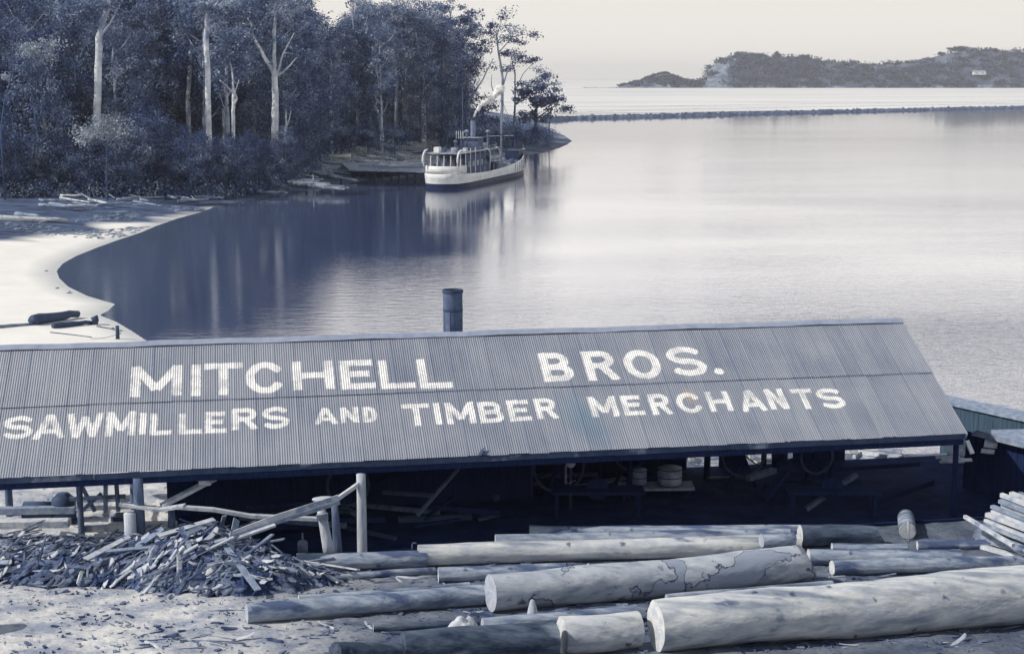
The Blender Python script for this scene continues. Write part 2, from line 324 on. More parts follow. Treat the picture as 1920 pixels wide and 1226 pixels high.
mr2 = N(t, 'ShaderNodeMapRange'); mr2.inputs[1].default_value = -12; mr2.inputs[2].default_value = 26; mr2.inputs[3].default_value = .17; mr2.inputs[4].default_value = .5; t.links.new(sp_.outputs[0], mr2.inputs[0])   # sheltered calm by the beach, breeze in the open
nr = N(t, 'ShaderNodeMapRange'); nr.inputs[1].default_value = 88; nr.inputs[2].default_value = 135; nr.inputs[3].default_value = .75; nr.inputs[4].default_value = 0; t.links.new(sp_.outputs[1], nr.inputs[0])
nx_ = N(t, 'ShaderNodeMapRange'); nx_.inputs[1].default_value = -26; nx_.inputs[2].default_value = -8; t.links.new(sp_.outputs[0], nx_.inputs[0])
nm_ = N(t, 'ShaderNodeMath', operation='MULTIPLY_ADD'); t.links.new(nr.outputs[0], nm_.inputs[0]); t.links.new(nx_.outputs[0], nm_.inputs[1]); t.links.new(mr2.outputs[0], nm_.inputs[2])
fd = N(t, 'ShaderNodeMapRange'); fd.inputs[1].default_value = 130; fd.inputs[2].default_value = 520; fd.inputs[3].default_value = 1; fd.inputs[4].default_value = .05; t.links.new(sp_.outputs[1], fd.inputs[0])
m0_ = N(t, 'ShaderNodeMath', operation='MULTIPLY'); t.links.new(mr1.outputs[0], m0_.inputs[0]); t.links.new(fd.outputs[0], m0_.inputs[1])
mu = N(t, 'ShaderNodeMath', operation='MULTIPLY'); t.links.new(m0_.outputs[0], mu.inputs[0]); t.links.new(nm_.outputs[0], mu.inputs[1])
bu = N(t, 'ShaderNodeBump'); bu.inputs['Distance'].default_value = .16; t.links.new(mu.outputs[0], bu.inputs['Strength']); t.links.new(n1.outputs[0], bu.inputs['Height']); t.links.new(bu.outputs[0], b.inputs['Normal'])
shx = N(t, 'ShaderNodeMapRange'); shx.inputs[1].default_value = -44; shx.inputs[2].default_value = -18; shx.inputs[3].default_value = 1; shx.inputs[4].default_value = 0; t.links.new(sp_.outputs[0], shx.inputs[0])
shm = N(t, 'ShaderNodeMix', data_type='RGBA'); shm.inputs[6].default_value = (.028,.045,.11,1); shm.inputs[7].default_value = (.085,.115,.19,1); t.links.new(shx.outputs[0], shm.inputs[0]); t.links.new(shm.outputs[2], b.inputs['Base Color'])   # sandy shallows by the beach
me = npmesh('water', [(-9000,-300,0),(9000,-300,0),(9000,15000,0),(-9000,15000,0)], [(0,1,2,3)], wm)
tag(link('water', me), kind='structure')

# ------------------------------------------------------------------ sawmill shed
EO = Vector((0, 45.484, CAMZ-11.857)); YAW = R(10.277); RP = R(28.627); LV = 6.2; VS = LV*.5128
eU = Vector((math.cos(YAW), math.sin(YAW), 0)); eH = Vector((-math.sin(YAW), math.cos(YAW), 0))
eV = eH*math.cos(RP) + Vector((0,0,math.sin(RP))); eN = eU.cross(eV).normalized()
U0, U1 = -17.0, 15.65
def roof_uv(px, py):
    r = ray(px, py); c = Vector((0,0,CAMZ)); t = (EO-c).dot(eN)/r.dot(eN); p = c+r*t-EO
    return p.dot(eU), p.dot(eV)
def UH(u, h, z): return EO + eU*u + eH*h + Vector((0, 0, z-EO.z))      # shed plan coordinates: along, back from the eave, world z
# letters: strokes in a unit box; 'L' straight flat-ended, 'C' curved
def arc(cx, cy, rx, ry, a0, a1, n=14): return [(cx+rx*math.cos(R(a0+(a1-a0)*i/n)), cy+ry*math.sin(R(a0+(a1-a0)*i/n))) for i in range(n+1)]
def letter_strokes(ch, w_, h_, t_):
    k = t_/2; x0, x1, y0, y1 = k, w_-k, k, h_-k; L = []
    def s(ax, ay, bx, by): L.append(('L', [(ax, ay), (bx, by)]))
    def c(pts): L.append(('C', pts))
    cx = w_/2
    if ch == 'M': s(x0,0,x0,h_); s(x1,0,x1,h_); s(x0,h_-k*.4,cx,h_*.22); s(x1,h_-k*.4,cx,h_*.22)
    elif ch == 'I': s(cx,0,cx,h_)
    elif ch == 'T': s(cx,0,cx,h_); s(0,y1,w_,y1)
    elif ch == 'L': s(x0,0,x0,h_); s(0,y0,w_,y0)
    elif ch == 'H': s(x0,0,x0,h_); s(x1,0,x1,h_); s(0,h_*.5,w_,h_*.5)
    elif ch == 'E': s(x0,0,x0,h_); s(0,y0,w_,y0); s(0,y1,w_*.97,y1); s(0,h_*.52,w_*.85,h_*.52)
    elif ch == 'A': s(x0*.8,0,cx,h_); s(w_-x0*.8,0,cx,h_); s(w_*.22,h_*.3,w_*.78,h_*.3)
    elif ch == 'W': s(x0,h_,w_*.27,0); s(w_*.27,0,cx,h_*.85); s(cx,h_*.85,w_*.73,0); s(w_*.73,0,x1,h_)
    elif ch == 'N': s(x0,0,x0,h_); s(x1,0,x1,h_); s(x0,h_,x1,0)
    elif ch == 'C': c(arc(cx,h_/2,cx-k,h_/2-k,38,322,22))
    elif ch == 'O': c(arc(cx,h_/2,cx-k,h_/2-k,0,360,26))
    elif ch == 'D': s(x0,0,x0,h_); c([(x0,y1)]+arc(w_*.45,h_/2,w_*.55-k,h_/2-k,90,-90,14)+[(x0,y0)])
    elif ch == 'S':
        q = (h_/2-k)/2
        c(arc(cx,y1-q,cx-k,q,35,90,5)+arc(cx,y1-q,cx-k,q,90,270,12)[1:]+arc(cx,y0+q,cx-k,q,90,-90,12)[1:]+arc(cx,y0+q,cx-k,q,-90,-145,5)[1:])
    elif ch in 'BPR':
        q = (h_/2-k)/2; xr = w_*.94-k
        s(x0,0,x0,h_); c([(x0,y1),(xr-q,y1)]+arc(xr-q,y1-q,q,q,90,-90,10)+[(x0,h_/2)])
        if ch == 'B': c([(x0,h_/2),(w_-k-q,h_/2)]+arc(w_-k-q,y0+q,q,q,90,-90,10)+[(x0,y0)])
        if ch == 'R': s(w_*.5,h_*.5,x1,0)
    elif ch == '.': c([(cx-.01,h_/2),(cx+.01,h_/2)])
    return L
TEXT = [('M',245,342,687,743.5,18),('I',358,377,685,743,18),('T',383,455,682,741,18),('C',460,535,680,738,18),('H',547,627,678,731,18),('E',636,704,676,730,18),('L',708,779,676,729,17),('L',780,848,674,728.5,17),
        ('B',1008,1078,662,716,18),('R',1089,1164,659,713.5,18),('O',1167,1241,657,711,18),('S',1250,1324,651,705.5,18),('.',1339,1357,688,706,18),
        ('S',5,63,780,822,12),('A',63,123,777,822,12),('W',124,194,775,820,12),('M',199,255,772,817,12),('I',261,275,774,814,12),('L',282,323,775,815,12),('L',335,378,775,813,12),('E',385,424,772,811,12),('R',435,484,765,805,12),('S',492,542,763,803,12),
        ('A',589,632,765,795,10),('N',637,673,764,792,10),('D',680,707,763,791,10),
        ('T',754,808,757,798,12),('I',812,829,755,795,13),('M',833,893,754,794,12),('B',895,946,753,792,12),('E',949,998,750,789,12),('R',1000,1049,747,785,12),
        ('M',1101,1162,743,781,12),('E',1162,1210,741,778,12),('R',1213,1264,738,777,12),('C',1267,1319,736,774,12),('H',1321,1376,734,771,12),('A',1383,1435,732,771,12),('N',1431,1480,729,767,12),('T',1486,1530,729,767,12),('S',1531,1585,728,765,12)]
CP_ = .0762; SEG = 6; nu = int((U1-U0)/CP_*SEG)+1
us = np.linspace(U0, U1, nu)
def rows(a, b, step): return np.linspace(a, b, int((b-a)/step)+1)
def roof_part(vs_, lift):
    Ug, Vg = np.meshgrid(us, vs_)
    sheet = np.floor((Ug+.1)/.66)
    sj = np.modf(np.abs(np.sin(sheet*12.9898+lift*77)*43758.5))[0]
    frac = (Ug+.1)/.66-sheet
    nlo = .009*np.cos(2*math.pi*Ug/CP_)+lift + .006*np.sin(Ug*.9)*np.sin(Vg*.8) + .012*(sj-.5)*np.exp(-((Vg-vs_[0])/.35)**2) + .010*(frac < .06)
    jag = (Vg-vs_[0] < 1e-6)*(-.05*(sj-.5))
    P = np.array(EO)[None,None]+Ug[...,None]*np.array(eU)+(Vg+jag)[...,None]*np.array(eV)+nlo[...,None]*np.array(eN)
    n_u, n_v = len(us), len(vs_); i = np.arange((n_u-1)*(n_v-1)); a = (i//(n_u-1))*n_u + i % (n_u-1)
    Fq = np.stack([a, a+1, a+1+n_u, a+n_u], -1)
    paint = np.full(Ug.shape, 1.0)
    for ch, xa, xb, yt, yb, th in TEXT:
        ym = (yt+yb)/2; um, vm = roof_uv((xa+xb)/2, ym); _, vb = roof_uv((xa+xb)/2, yb); _, vt = roof_uv((xa+xb)/2, yt)
        ul, _ = roof_uv(xa, ym); ur, _ = roof_uv(xb, ym)
        lean = abs(roof_uv((xa+xb)/2, yt)[0]-roof_uv((xa+xb)/2, yb)[0])
        w_ = (ur-ul)-(lean*.8 if ch not in 'ATO.SCDW' else lean*.3); h_ = vt-vb; t_ = th/62.
        if ch == '.': w_ = max(w_, .28); h_ = .34; vb = vm-.17; t_ = .32
        x0 = um-w_/2
        sel = (Ug > x0-.25) & (Ug < x0+w_+.25) & (Vg > vb-.25) & (Vg < vb+h_+.25)
        if not sel.any(): continue
        x = Ug[sel]-x0; y = Vg[sel]-vb; d = np.full(x.shape, 9.)
        tv = t_*1.25    # strokes look equally bold although the roof is foreshortened
        for kind, pts in letter_strokes(ch, w_, h_, t_):
            for (ax, ay), (bx, by) in zip(pts[:-1], pts[1:]):
                abx, aby = bx-ax, by-ay; L2 = abx*abx+aby*aby+1e-9; L1 = math.sqrt(L2)
                tt = ((x-ax)*abx+(y-ay)*aby)/L2
                if kind == 'L':
                    al = np.abs(tt-.5)*L1-L1/2; ac = np.abs((x-ax)*aby-(y-ay)*abx)/L1-t_/2; q = np.maximum(al, ac)
                else:
                    tt = np.clip(tt, 0, 1); q = np.hypot(x-ax-tt*abx, y-ay-tt*aby)-t_/2
                d = np.minimum(d, q)
        if ch != '.': d = np.maximum(d, np.maximum(-x, np.maximum(x-w_, np.maximum(-y, y-h_))))
        paint[sel] = np.minimum(paint[sel], d)
    return P.reshape(-1,3), Fq, paint.ravel(), Ug.ravel(), Vg.ravel()
Pa, Fa, da, ua, va = roof_part(rows(0, VS+.06, .035), 0.0)
Pb, Fb, db, ub, vb_ = roof_part(rows(VS, LV, .035), .022)
me = npmesh('roof_front', np.concatenate([Pa, Pb]), np.concatenate([Fa, Fb+len(Pa)]), None, False)
for nm, arr in (('paint', np.concatenate([da, db])), ('ru', np.concatenate([ua, ub])), ('rv', np.concatenate([va, vb_]))):
    at = me.attributes.new(nm, 'FLOAT', 'POINT'); at.data.foreach_set('value', arr.astype(np.float32))
rm = bpy.data.materials.new('corrugated_iron'); rm.use_nodes = True; t = rm.node_tree; b = t.nodes['Principled BSDF']; b.inputs['Roughness'].default_value = .62; b.inputs['Metallic'].default_value = .0; b.inputs['Specular IOR Level'].default_value = .35
def A(nm): n = N(t, 'ShaderNodeAttribute'); n.attribute_name = nm; return n.outputs['Fac']
def MT(op, a, b_=None, c=None):
    n = N(t, 'ShaderNodeMath', operation=op)
    for i, v in enumerate((a, b_, c)):
        if v is None: continue
        if hasattr(v, 'is_output'): t.links.new(v, n.inputs[i])
        else: n.inputs[i].default_value = v
    return n.outputs[0]
def MRG(v, a, b_, c=0., d=1.):
    n = N(t, 'ShaderNodeMapRange'); t.links.new(v, n.inputs[0])
    for i, x in enumerate((a, b_, c, d)): n.inputs[i+1].default_value = x
    return n.outputs[0]
def NO(vec, s, det=4, r=.6):
    n = N(t, 'ShaderNodeTexNoise'); n.inputs['Scale'].default_value = s; n.inputs['Detail'].default_value = det; n.inputs['Roughness'].default_value = r; t.links.new(vec, n.inputs['Vector']); return n.outputs[0]
def MIX(f, a, b_, bl='MIX'):
    n = N(t, 'ShaderNodeMix', data_type='RGBA', blend_type=bl)
    for i, v in ((0, f), (6, a), (7, b_)):
        if hasattr(v, 'is_output'): t.links.new(v, n.inputs[i])
        else: n.inputs[i].default_value = v
    return n.outputs[2]
u_, v_ = A('ru'), A('rv')
cv = N(t, 'ShaderNodeCombineXYZ'); t.links.new(u_, cv.inputs[0]); t.links.new(v_, cv.inputs[1]); uv = cv.outputs[0]
row = MT('GREATER_THAN', v_, VS)
sid = MT('FLOOR', MT('DIVIDE', MT('ADD', u_, .1), .66)); sk = MT('ADD', sid, MT('MULTIPLY', row, 91.3))
wn = N(t, 'ShaderNodeTexWhiteNoise', noise_dimensions='1D'); t.links.new(sk, wn.inputs['W'])
fr = MT('FRACT', MT('DIVIDE', MT('ADD', u_, .1), .66))
st = N(t, 'ShaderNodeMapping'); st.inputs['Scale'].default_value = (9, .35, 1); t.links.new(uv, st.inputs[0])
streak = NO(st.outputs[0], 1.0, 5)
base = MIX(wn.outputs[0], (.19,.21,.265,1), (.255,.275,.32,1))
base = MIX(MRG(u_, -17, -4, .55, 0), base, (.40,.415,.44,1))
base = MIX(MRG(streak, .40, .62), MIX(1.0, base, (.78,.80,.86,1), 'MULTIPLY'), base)
base = MIX(MRG(NO(uv, .35, 3), .35, .65, .0, .5), base, (.32,.335,.37,1))
lapf = MT('MULTIPLY', MRG(MT('ABSOLUTE', MT('SUBTRACT', fr, .03)), .0, .06, 1, 0), MRG(NO(st.outputs[0], .35, 3), .42, .6, .1, .9))
base = MIX(lapf, base, (.13,.17,.27,1))
seam = MT('MULTIPLY', MRG(MT('ABSOLUTE', MT('SUBTRACT', v_, VS-.02)), .0, .05, 1, 0), MRG(NO(uv, 1.3, 4), .35, .55, .35, 1))
base = MIX(MT('MULTIPLY', seam, .7), base, (.07,.10,.18,1))
nls = MT('MULTIPLY', MRG(MT('ABSOLUTE', MT('SUBTRACT', MT('FRACT', MT('DIVIDE', v_, .78)), .5)), .0, .012, 1, 0), MRG(MT('ABSOLUTE', MT('SUBTRACT', MT('FRACT', MT('DIVIDE', u_, .0762*2)), .5)), .1, .16, .8, 0))
base = MIX(nls, base, (.08,.11,.19,1))      # rows of roofing nails
st3 = N(t, 'ShaderNodeMapping'); st3.inputs['Scale'].default_value = (3.2, .28, 1); t.links.new(uv, st3.inputs[0])
base = MIX(MRG(NO(st3.outputs[0], 1.0, 6, .7), .56, .70, 0, .55), base, (.17,.185,.225,1))      # broad water stains
pu, pv = roof_uv(1085, 772)
dx = MT('DIVIDE', MT('SUBTRACT', u_, MT('MULTIPLY_ADD', MT('SUBTRACT', v_, pv), -.25, pu)), .75); dy = MT('DIVIDE', MT('SUBTRACT', v_, pv-.4), 1.6)
dd = MT('ADD', MT('SQRT', MT('ADD', MT('MULTIPLY', dx, dx), MT('MULTIPLY', dy, dy))), MT('MULTIPLY', NO(uv, 2.5), .9))
grn = MRG(dd, .7, 1.5, .6, 0)
base = MIX(grn, base, (.12,.20,.27,1))
wear = NO(uv, 5, 6, .75)
pt = MRG(MT('ADD', A('paint'), MT('MULTIPLY', MT('SUBTRACT', wear, .5), .16)), -.02, .03, 1, 0)
crest = MT('COSINE', MT('MULTIPLY', u_, 2*math.pi/CP_))
fade = MRG(MT('ADD', NO(uv, 1.1, 5, .7), MT('MULTIPLY', crest, .07)), .34, .55, .35, .93)
pt = MT('MULTIPLY', MT('MULTIPLY', pt, fade), MRG(grn, 0, .6, 1, .45))
base = MIX(pt, base, (.84,.82,.78,1))
ru_, rv_ = roof_uv(1293, 742)
rx_ = MT('DIVIDE', MT('SUBTRACT', u_, ru_), .22); ry_ = MT('DIVIDE', MT('SUBTRACT', v_, rv_), .5)
rd = MT('ADD', MT('SQRT', MT('ADD', MT('MULTIPLY', rx_, rx_), MT('MULTIPLY', ry_, ry_))), MT('MULTIPLY', NO(uv, 4), .8))
base = MIX(MRG(rd, .6, 1.5, .38, 0), base, (.55,.40,.24,1))
t.links.new(base, b.inputs['Base Color'])
me.materials.append(rm)
shed = thing('sawmill_shed', 'long open sawmill shed with white lettering painted across its corrugated iron roof', 'shed', UH(0, 3, 3.0), rz=0)
part('roof', me, None, shed, label='corrugated iron roof slope with large white painted lettering')
# plain back slope, ridge cap, fascia, gable, rafters
RZ = EO.z + LV*math.sin(RP); RH = LV*math.cos(RP)
rm2 = mat('corrugated_iron_plain', (.36,.40,.47,1), (.28,.32,.41,1), 1, rough=.6, bump=.1)
ub2 = np.linspace(U0, U1, int((U1-U0)/CP_*3)); vb2 = np.array([0, 1.5, 3.0])
Ug, Vg = np.meshgrid(ub2, vb2); dn = eH*math.cos(RP)-Vector((0,0,math.sin(RP)))
P = np.array(UH(0, RH, RZ))[None,None] + Ug[...,None]*np.array(eU) + Vg[...,None]*np.array(dn) + (.009*np.cos(2*math.pi*Ug/CP_))[...,None]*np.array([0,0,1])
n_u = len(ub2); i = np.arange((n_u-1)*2); a = (i//(n_u-1))*n_u + i % (n_u-1)
part('back_roof', npmesh('back_roof', P.reshape(-1,3), np.stack([a,a+1,a+1+n_u,a+n_u],-1), rm2), None, shed)
mb = MB(); prof = [(-.20,-.085),(-.17,-.05),(-.09,-.015),(-.035,.045),(0,.06),(.035,.045),(.09,-.015),(.17,-.05),(.20,-.085)]
nseg = 60; vsx = []
for i in range(nseg+1):
    u = U0-.03+(U1-U0+.06)*i/nseg; w_ = .012*math.sin(u*1.1)+.01*math.sin(u*2.7)
    for (h, z) in prof: vsx.append(UH(u, RH+h, RZ+z+.05+w_))
k = len(prof); mb.add(vsx, [(i*k+j, (i+1)*k+j, (i+1)*k+j+1, i*k+j+1) for i in range(nseg) for j in range(k-1)])
part('ridge_cap', mb, mat('ridge_iron', (.33,.37,.46,1), (.24,.28,.38,1), 2, rough=.6, bump=.1), shed, True)
mb = MB()
for i in range(8):
    a0 = U0+.02+(U1-U0-.04)*i/8; a1 = U0+.02+(U1-U0-.04)*(i+1)/8-.01
    mb.beam(UH(a0, .06, EO.z-.12-.006*(i%2)), UH(a1, .06, EO.z-.12+.01*(i%3)), .05, .17)
part('fascia', mb, mat('fascia_board', (.07,.10,.18,1), (.035,.055,.11,1), 2, bump=.3, c3=(.30,.35,.42,1), thr=.66), shed)
mb = MB()
for u in (U0+.03, U1-.05):     # barge boards
    mb = MB(); mb.beam(UH(u, 0, EO.z-.10), UH(u, RH, RZ-.10), .05, .15); mb.beam(UH(u, RH, RZ-.10), UH(u, RH+2.6, RZ-.10-1.42), .05, .15); part('barge_board', mb, M['plank_grey'], shed)
mb = MB(); u = U0+.4
while u < U1:
    mb.beam(UH(u, .1, EO.z-.10), UH(u, RH, RZ-.10), .06, .12); mb.beam(UH(u, .2, EO.z-.22), UH(u, RH+1.3, EO.z-.22), .06, .14); u += 1.65
for h, z in ((.15, EO.z-.32), (RH, RZ-.24), (RH+1.3, EO.z-.34)): mb.beam(UH(U0+.1, h, z), UH(U1-.1, h, z), .14, .18)
part('roof_frame', mb, M['navy'], shed)
yardz = lambda p: hz(p.x, p.y)
def pole(u, h, r, m, top=None, name='post', lean=(0,0)):
    a = UH(u, h, 0); g = yardz(a); top = top or EO.z-.22
    mb = MB(); n = 6
    mb.tube([Vector((a.x+lean[0]*(1-i/n), a.y+lean[1]*(1-i/n), g-.2+(top-g+.2)*i/n)) for i in range(n+1)], [r*(1.08-.16*i/n) for i in range(n+1)], 14, wob=.08, wseed=u)
    part(name, mb, m, shed, True)
def u_at(px, h):   # shed u for a photo column on the line h behind the eave
    lo, hi = -20., 20.
    for _ in range(40):
        mid = (lo+hi)/2; p = UH(mid, h, 4.5); X = 960+F*p.x/(p.y*CP-(p.z-CAMZ)*SP)
        if X < px: lo = mid
        else: hi = mid
    return mid
pole(u_at(678, -.25), -.25, .155, M['post_pale'], EO.z-.35)
pole(u_at(262, .1), .1, .17, M['post_dark'])
for px_, h in ((1180, 4.5), (1560, 4.5), (1790, .5)): pole(u_at(px_, h), h, .10, M['navy'])
pole(u_at(150, 2.6), 2.6, .10, M['post_dark'])
for u in np.arange(U0+.5, U1, 4.2): pole(float(u), RH+1.3, .12, M['post_dark' if u < -8 else 'navy'], EO.z-.3)
# dark boarded rear wall behind the left and middle bays
mb = MB(); ua_ = u_at(318, 5.2); ub_ = u_at(1000, 5.2); u = ua_
while u < ub_: mb.box(UH(u, 5.2+.012*random.random(), 4.9), (.2148, .03, 4.1), (eU, eH, Vector((0,0,1)))); u += .215
mb.box(UH(ub_, 6.6, 4.9), (.04, 2.9, 4.1), (eU, eH, Vector((0,0,1))))
while u < U1+1.6:     # boards with gaps that show the sunlit timber behind
    p = UH(u, 8.0, 4); X = 960+F*p.x/(p.y*CP-(p.z-CAMZ)*SP)
    gap = any(a_ < X < b2 for a_, b2 in ((1285,1352),(1400,1432),(1440,1452),(1480,1490),(1590,1702),(1775,1835)))
    if not gap: mb.box(UH(u, 8+.012*random.random(), 4.9), (.2148, .03, 4.3), (eU, eH, Vector((0,0,1))))
    else: mb.box(UH(u, 8+.012*random.random(), 6.0), (.21, .03, 2.0), (eU, eH, Vector((0,0,1))))
    u += .215
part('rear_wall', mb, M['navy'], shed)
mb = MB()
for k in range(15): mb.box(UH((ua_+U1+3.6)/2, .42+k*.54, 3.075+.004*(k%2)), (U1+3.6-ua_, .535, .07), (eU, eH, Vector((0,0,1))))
part('shade_floor_deck', mb, M['floor'], shed)  # deck added to darken the roof-shaded ground
# torn flap of iron on the eave
fu, fv = roof_uv(902, 850)
mb = MB(); p0 = EO+eU*fu+eV*fv+eN*.03
q = [p0+eU*-.14+eV*-.14, p0+eU*-.02+eV*-.16+eN*.05, p0+eU*.15+eV*.16+eN*.10, p0+eU*.03+eV*.15]
mb.add(q+[v-eN*.015 for v in q], [(0,1,2,3),(7,6,5,4),(0,4,5,1),(1,5,6,2),(2,6,7,3),(3,7,4,0)])
part('loose_flap', mb, M['iron'], shed)

# smokestack behind the ridge
D = 53.0; a = PD(849.5, 628, D); top = PD(849.5, 543, D).z; r = 18.5*D/F; g = hz(a.x, D)
sk_ = thing('smokestack', 'dark iron boiler smokestack rising behind the roof ridge', 'smokestack', (a.x, D, g))
mb = MB(); mb.tube([(a.x, D, g-.1+(top-g+.1)*i/14) for i in range(15)], r, 32, cap=False); mb.tube([(a.x, D, top), (a.x, D, top-.6)], [r*.9, r*.9], 32, cap=False)
stm = mat('stack_iron', (.10,.13,.21,1), (.035,.055,.11,1), 2.2, rough=.7, bump=.3, c3=(.03,.05,.10,1), thr=.6)
part('flue', mb, stm, sk_, True)
for z, rr in ((top-.06, 1.08), (top-.75, 1.03), (top-1.6, 1.03)):
    mb = MB(); mb.tube([(a.x, D, z-.045), (a.x, D, z+.045)], r*rr, 32, cap=False); 
    for s_ in (-.045, .045):
        ring = [Vector((a.x+r*q*math.cos(t_*math.pi/16), D+r*q*math.sin(t_*math.pi/16), z+s_)) for t_ in range(32) for q in (rr, .9)]
        mb.add(ring, [(2*i, 2*i+1, (2*i+3) % 64, (2*i+2) % 64) for i in range(32)])
    part('rim' if z == top-.06 else 'band', mb, M['iron'], sk_)
mb = MB(); mb.box((a.x-r*.5, D-r*.9, top-1.25), (.16,.08,.9)); part('bracket', mb, M['iron_pale'], sk_)

# ------------------------------------------------------------------ low sheds at the right
ls = thing('low_shed', 'low dark boarded shed with a pale flat roof edge at the right', 'shed', PZ(1850, 800, 3.0))
A_, B_ = PZ(1765, 754, 4.4), PZ(2250, 860, 4.4); A2, B2 = PZ(1765, 741, 4.4), PZ(2250, 842, 4.4)
mb = MB(); dz = Vector((0,0,.12)); q = [A_, B_, B2, A2]; mb.add([v+dz*.5 for v in q]+[v-dz*.5 for v in q], [(0,1,2,3),(7,6,5,4),(0,4,5,1),(1,5,6,2),(2,6,7,3),(3,7,4,0)])
part('roof', mb, M['plank_grey'], ls)
mb = MB(); n = 50
for i in range(n):
    p = A_.lerp(B_, (i+.5)/n); d = (B_-A_).normalized(); b_ = Vector((-d.y, d.x, 0)); p = p + b_*(.12+.01*(i%3)); mb.box((p.x, p.y, 2.9), ((B_-A_).length/n*.97, .04, 2.8), (d, b_, Vector((0,0,1))))
part('wall', mb, mat('dark_green_boards', (.055,.095,.135,1), (.035,.06,.10,1), 2, bump=.4, stretch=(4,4,.4)), ls)
for q, s_ in ((A2, 1), (B2, -1)): mb = MB(); mb.tube([(q.x+.1*s_, q.y-.2, 0.5), (q.x+.1*s_, q.y-.2, 4.3)], .1, 8); part('post', mb, M['navy'], ls)
lt = thing('lean_to', 'low lean-to with pale sheet roof beyond the right gable corner of the big roof', 'shed', PZ(1900, 900, 3.0))
q = [PZ(1822, 811, 5.35), PZ(2120, 884, 5.35), PZ(2120, 800, 5.6), PZ(1832, 806, 5.5)]
mb = MB(); mb.add(q+[v-Vector((0,0,.1)) for v in q], [(0,1,2,3),(7,6,5,4),(0,4,5,1),(1,5,6,2),(2,6,7,3),(3,7,4,0)]); part('roof', mb, M['plank_grey'], lt)
mb = MB(); n = 22
for i in range(n):
    p = q[0].lerp(q[1], (i+.5)/n) + Vector((0,.7,0)); d = (q[1]-q[0]).normalized(); b_ = Vector((-d.y, d.x, 0)).normalized(); mb.box((p.x, p.y+.02*(i%2), 4.1), ((q[1]-q[0]).length/n*.96, .04, 2.3), (d, b_, Vector((0,0,1))))
part('wall', mb, M['navy'], lt)
for px_ in (1868, 1905):
    p = PD(px_, 850, q[0].y-.3); mb = MB(); mb.tube([(p.x, p.y, hz(p.x,p.y)-.1), (p.x, p.y, 5.25)], .06, 8); part('post', mb, M['post_dark'], lt, True)
def board(name, px0, px1, D0, D1, w_, h_, m, label, cat, group=None, parent=None):
    p0 = PD(px0[0], px0[1], D0); p1 = PD(px1[0], px1[1], D1); th_ = thing(name, label, cat, (p0+p1)/2, group); mb = MB()
    n = 6; d = (p1-p0); 
    for i in range(n): mb.beam(p0+d*(i/n)+Vector((0,0,.004*math.sin(i*2.1))), p0+d*((i+1)/n)+Vector((0,0,.004*math.sin((i+1)*2.1))), w_, h_)
    part('board', mb, m, th_); return th_

# ------------------------------------------------------------------ logs
def logpos(px, py, rpx, lift=0):
    """centre of a log section seen at this pixel that lies on the ground"""
    r = ray(px, py); D = 40.
    for _ in range(60):
        rr = rpx*D/F; zt = hz(r.x/r.y*D, D) + rr + lift; D = D + ((CAMZ-zt)/(-r.z/r.y)-D)*.6
    rr = rpx*D/F; return PD(px, py, D), rr
def make_log(label, e0, e1, m='bark_pale', em='wood_end', group='logs lying in the mill yard', lift=0, seed=0, cut1=0.0, bend=.0):
    p0, r0 = logpos(*e0, lift); p1, r1 = logpos(*e1, lift)
    base = (p0+p1)/2; base.z -= (r0+r1)/2
    th_ = thing('log', label, 'log', base, group)
    L = (p1-p0).length; n = max(12, int(L*5)); seg = 40; d = (p1-p0).normalized(); up = Vector((0,0,1)); a = d.cross(up).normalized(); b_ = a.cross(d)
    vs_ = []; fs = []
    for i in range(n+1):
        s_ = i/n; c = p0.lerp(p1, s_) + a*((bend+.10*math.sin(seed*2.3))*math.sin(s_*math.pi)+.05*noise.noise(Vector((seed, s_*L*.4, 2)))) + b_*(.05*noise.noise(Vector((seed+5, s_*L*.25, 0)))); rr = r0+(r1-r0)*s_
        for k in range(seg):
            t_ = 2*math.pi*k/seg; cx_, sx_ = math.cos(t_), math.sin(t_)
            q = rr*(1+.09*noise.noise(Vector((cx_*.9+seed*3, sx_*.9, s_*L*.35)))+.05*noise.noise(Vector((cx_*2.5+seed, sx_*2.5, s_*L*1.1)))+.02*noise.noise(Vector((cx_*8, sx_*8+seed, s_*L*3))))
            sh = 0.0
            if i == n and cut1: sh = cut1*sx_*-rr
            vs_.append(c+a*(q*cx_)+b_*(q*sx_)+d*sh)
    for i in range(n):
        for k in range(seg): k2 = (k+1) % seg; fs.append((i*seg+k, i*seg+k2, (i+1)*seg+k2, (i+1)*seg+k))
    mb = MB(); mb.add(vs_, fs); part('stem', mb, M[m], th_, True)
    for idx, off in ((0, -1), (n, 1)):
        c = sum((Vector(v) for v in vs_[idx*seg:(idx+1)*seg]), Vector())/seg; mb = MB(); ring = [Vector(v) for v in vs_[idx*seg:(idx+1)*seg]]
        R_ = []; 
        for j in range(5):
            for v in ring: R_.append(c+(v-c)*(1-j/5.)+d*off*(.004+.012*noise.noise(v*6+Vector((j,0,0)))*(j > 0)))
        R_.append(c+d*off*.004)
        f2 = [(j*seg+k, j*seg+(k+1)%seg, (j+1)*seg+(k+1)%seg, (j+1)*seg+k) for j in range(4) for k in range(seg)]+[(4*seg+k, 4*seg+(k+1)%seg, 5*seg) for k in range(seg)]
        if off > 0: pass
        else: f2 = [tuple(reversed(f)) for f in f2]
        mb.add(R_, f2); part('cut_end', mb, M[em], th_, False)
    return th_, p0, p1, r0, r1
